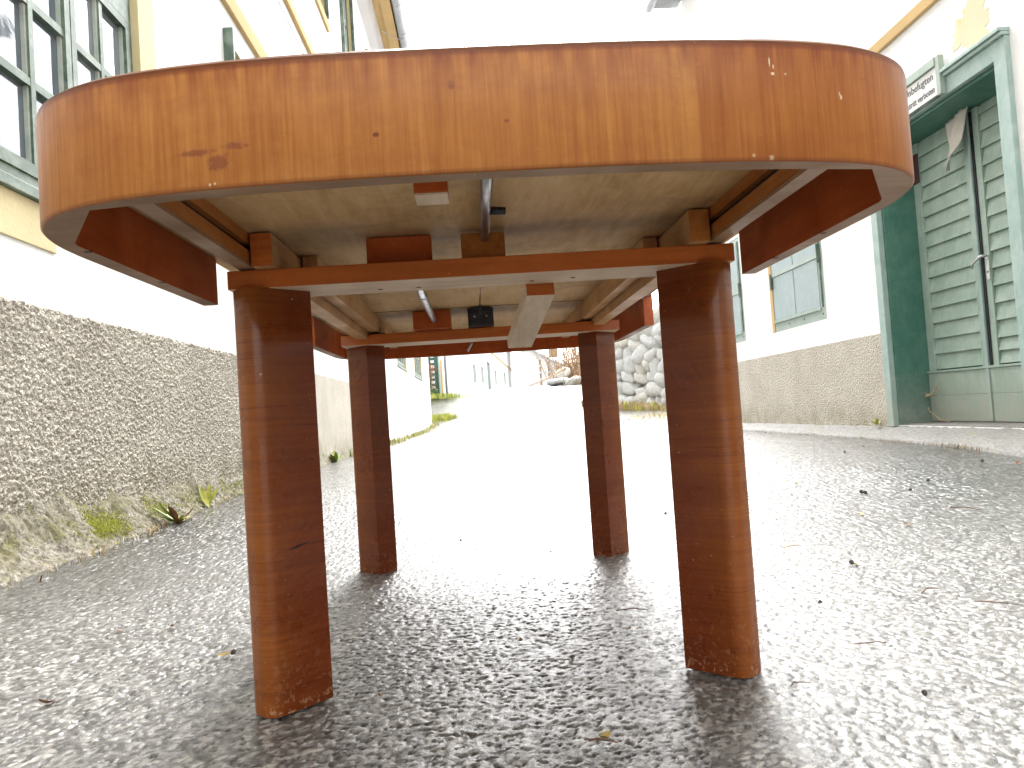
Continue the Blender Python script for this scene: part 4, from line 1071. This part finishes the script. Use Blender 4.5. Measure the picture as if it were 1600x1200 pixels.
# cottage, rocks and brush on the right of the far road
CT = empty('far_cottage', (0, 0, 0)); tag(CT, 'low grey roofed cottage at the end of the street with a brick chimney', 'cottage')
mesh('wall', [(5.6,88,1),(18,88,1),(18,88,4),(12.4,88,4.2),(5.6,88,8.3)], [(0,1,2,3,4)], M_WALL, CT)
mesh('roof', [(4.9,87.4,8.9),(12.9,87.4,4.0),(12.9,96,4.0),(4.9,96,8.9),(4.9,87.4,8.65),(12.9,87.4,3.75),(12.9,96,3.75),(4.9,96,8.65)], [(0,1,2,3),(4,5,1,0),(7,6,5,4),(1,5,6,2)], M_COVE, CT)
box('chimney', 8.4, 9.3, 83, 84, 6.2, 7.9, M_BRUSH, CT, .03); box('chimney_cap', 8.2, 9.5, 82.8, 84.2, 7.9, 8.2, M_YEL, CT, .02)
for k in range(4): box('fence_post', 5.4+k*.7, 5.55+k*.7, 62, 62.15, gz(62)-.1, gz(62)+2.2-.2*k, M_BRUSH, CT, .01)
for k in range(3): mesh('fence_rail', bverts(5.3, 8, 61.95, 62.0, gz(62)+.5+k*.55, gz(62)+.62+k*.55), BF, M_COVE, CT)
rk = random.Random(8)
for i, (x, y, s, lab) in enumerate(((4.3,40,.6,'leftmost grey boulder of the heap by the far road'),(4.75,39.6,.55,'middle grey boulder of the heap by the far road'),(5.25,39,.6,'rightmost grey boulder of the heap by the far road'),(4.9,40.6,.6,'upper grey boulder behind the heap by the far road'))):
    o = link('boulder', stones[i]); o.location = (x, y, gz(y)+s*.35+(.5 if i == 3 else 0)); o.scale = (s*.8, s*.7, s*.36); o.rotation_euler = (0, .2*i, i*1.3); tag(o, lab, 'boulder')
mb = MB(); mb.tube([(2.6,39,gz(39)+.05),(3.6,39.6,gz(39)+.35),(5.0,40.4,gz(40)+.95)], [.02,.035,.045], 7); o = mb.build('log', M_BRUSH); tag(o, 'pale fallen branch leaning on the boulders by the far road', 'branch')
def brush(cx, cy, n, sx, sy, hz, label, seed):
    rr = random.Random(seed); mb = MB()
    for i in range(n):
        x = cx+rr.gauss(0, sx); y = cy+rr.gauss(0, sy); z = gz(y); h = hz*rr.uniform(.3, 1.1); a = rr.uniform(0, 6.28); l = rr.uniform(.1, .6)*h
        p = Vector((x, y, z)); q = p+Vector((math.cos(a)*l, math.sin(a)*l, h)); m = (p+q)/2+Vector((rr.gauss(0,.1), rr.gauss(0,.1), .1))
        mb.tube([p, m, q], [.022, .014, .006], 3, 0)
        for k in range(5):
            c = p.lerp(q, rr.uniform(.3, 1))+Vector((rr.gauss(0,.1), rr.gauss(0,.1), rr.gauss(0,.1))); s = rr.uniform(.03, .07)
            mb.add([(c.x-s,c.y,c.z),(c.x,c.y-s*.6,c.z+s*.4),(c.x+s,c.y,c.z),(c.x,c.y+s*.6,c.z-s*.2)], [(0,1,2,3)], rr.choice((0,1,1,2)))
    o = mb.build('brushwood', [M_BRUSH, M_STRAW, M_FLOWER]); tag(o, label, 'brush', kind='stuff')
brush(6.2, 42, 420, .8, 1.5, 3.0, 'tangled dry brown brushwood on the bank right of the far road', 3)
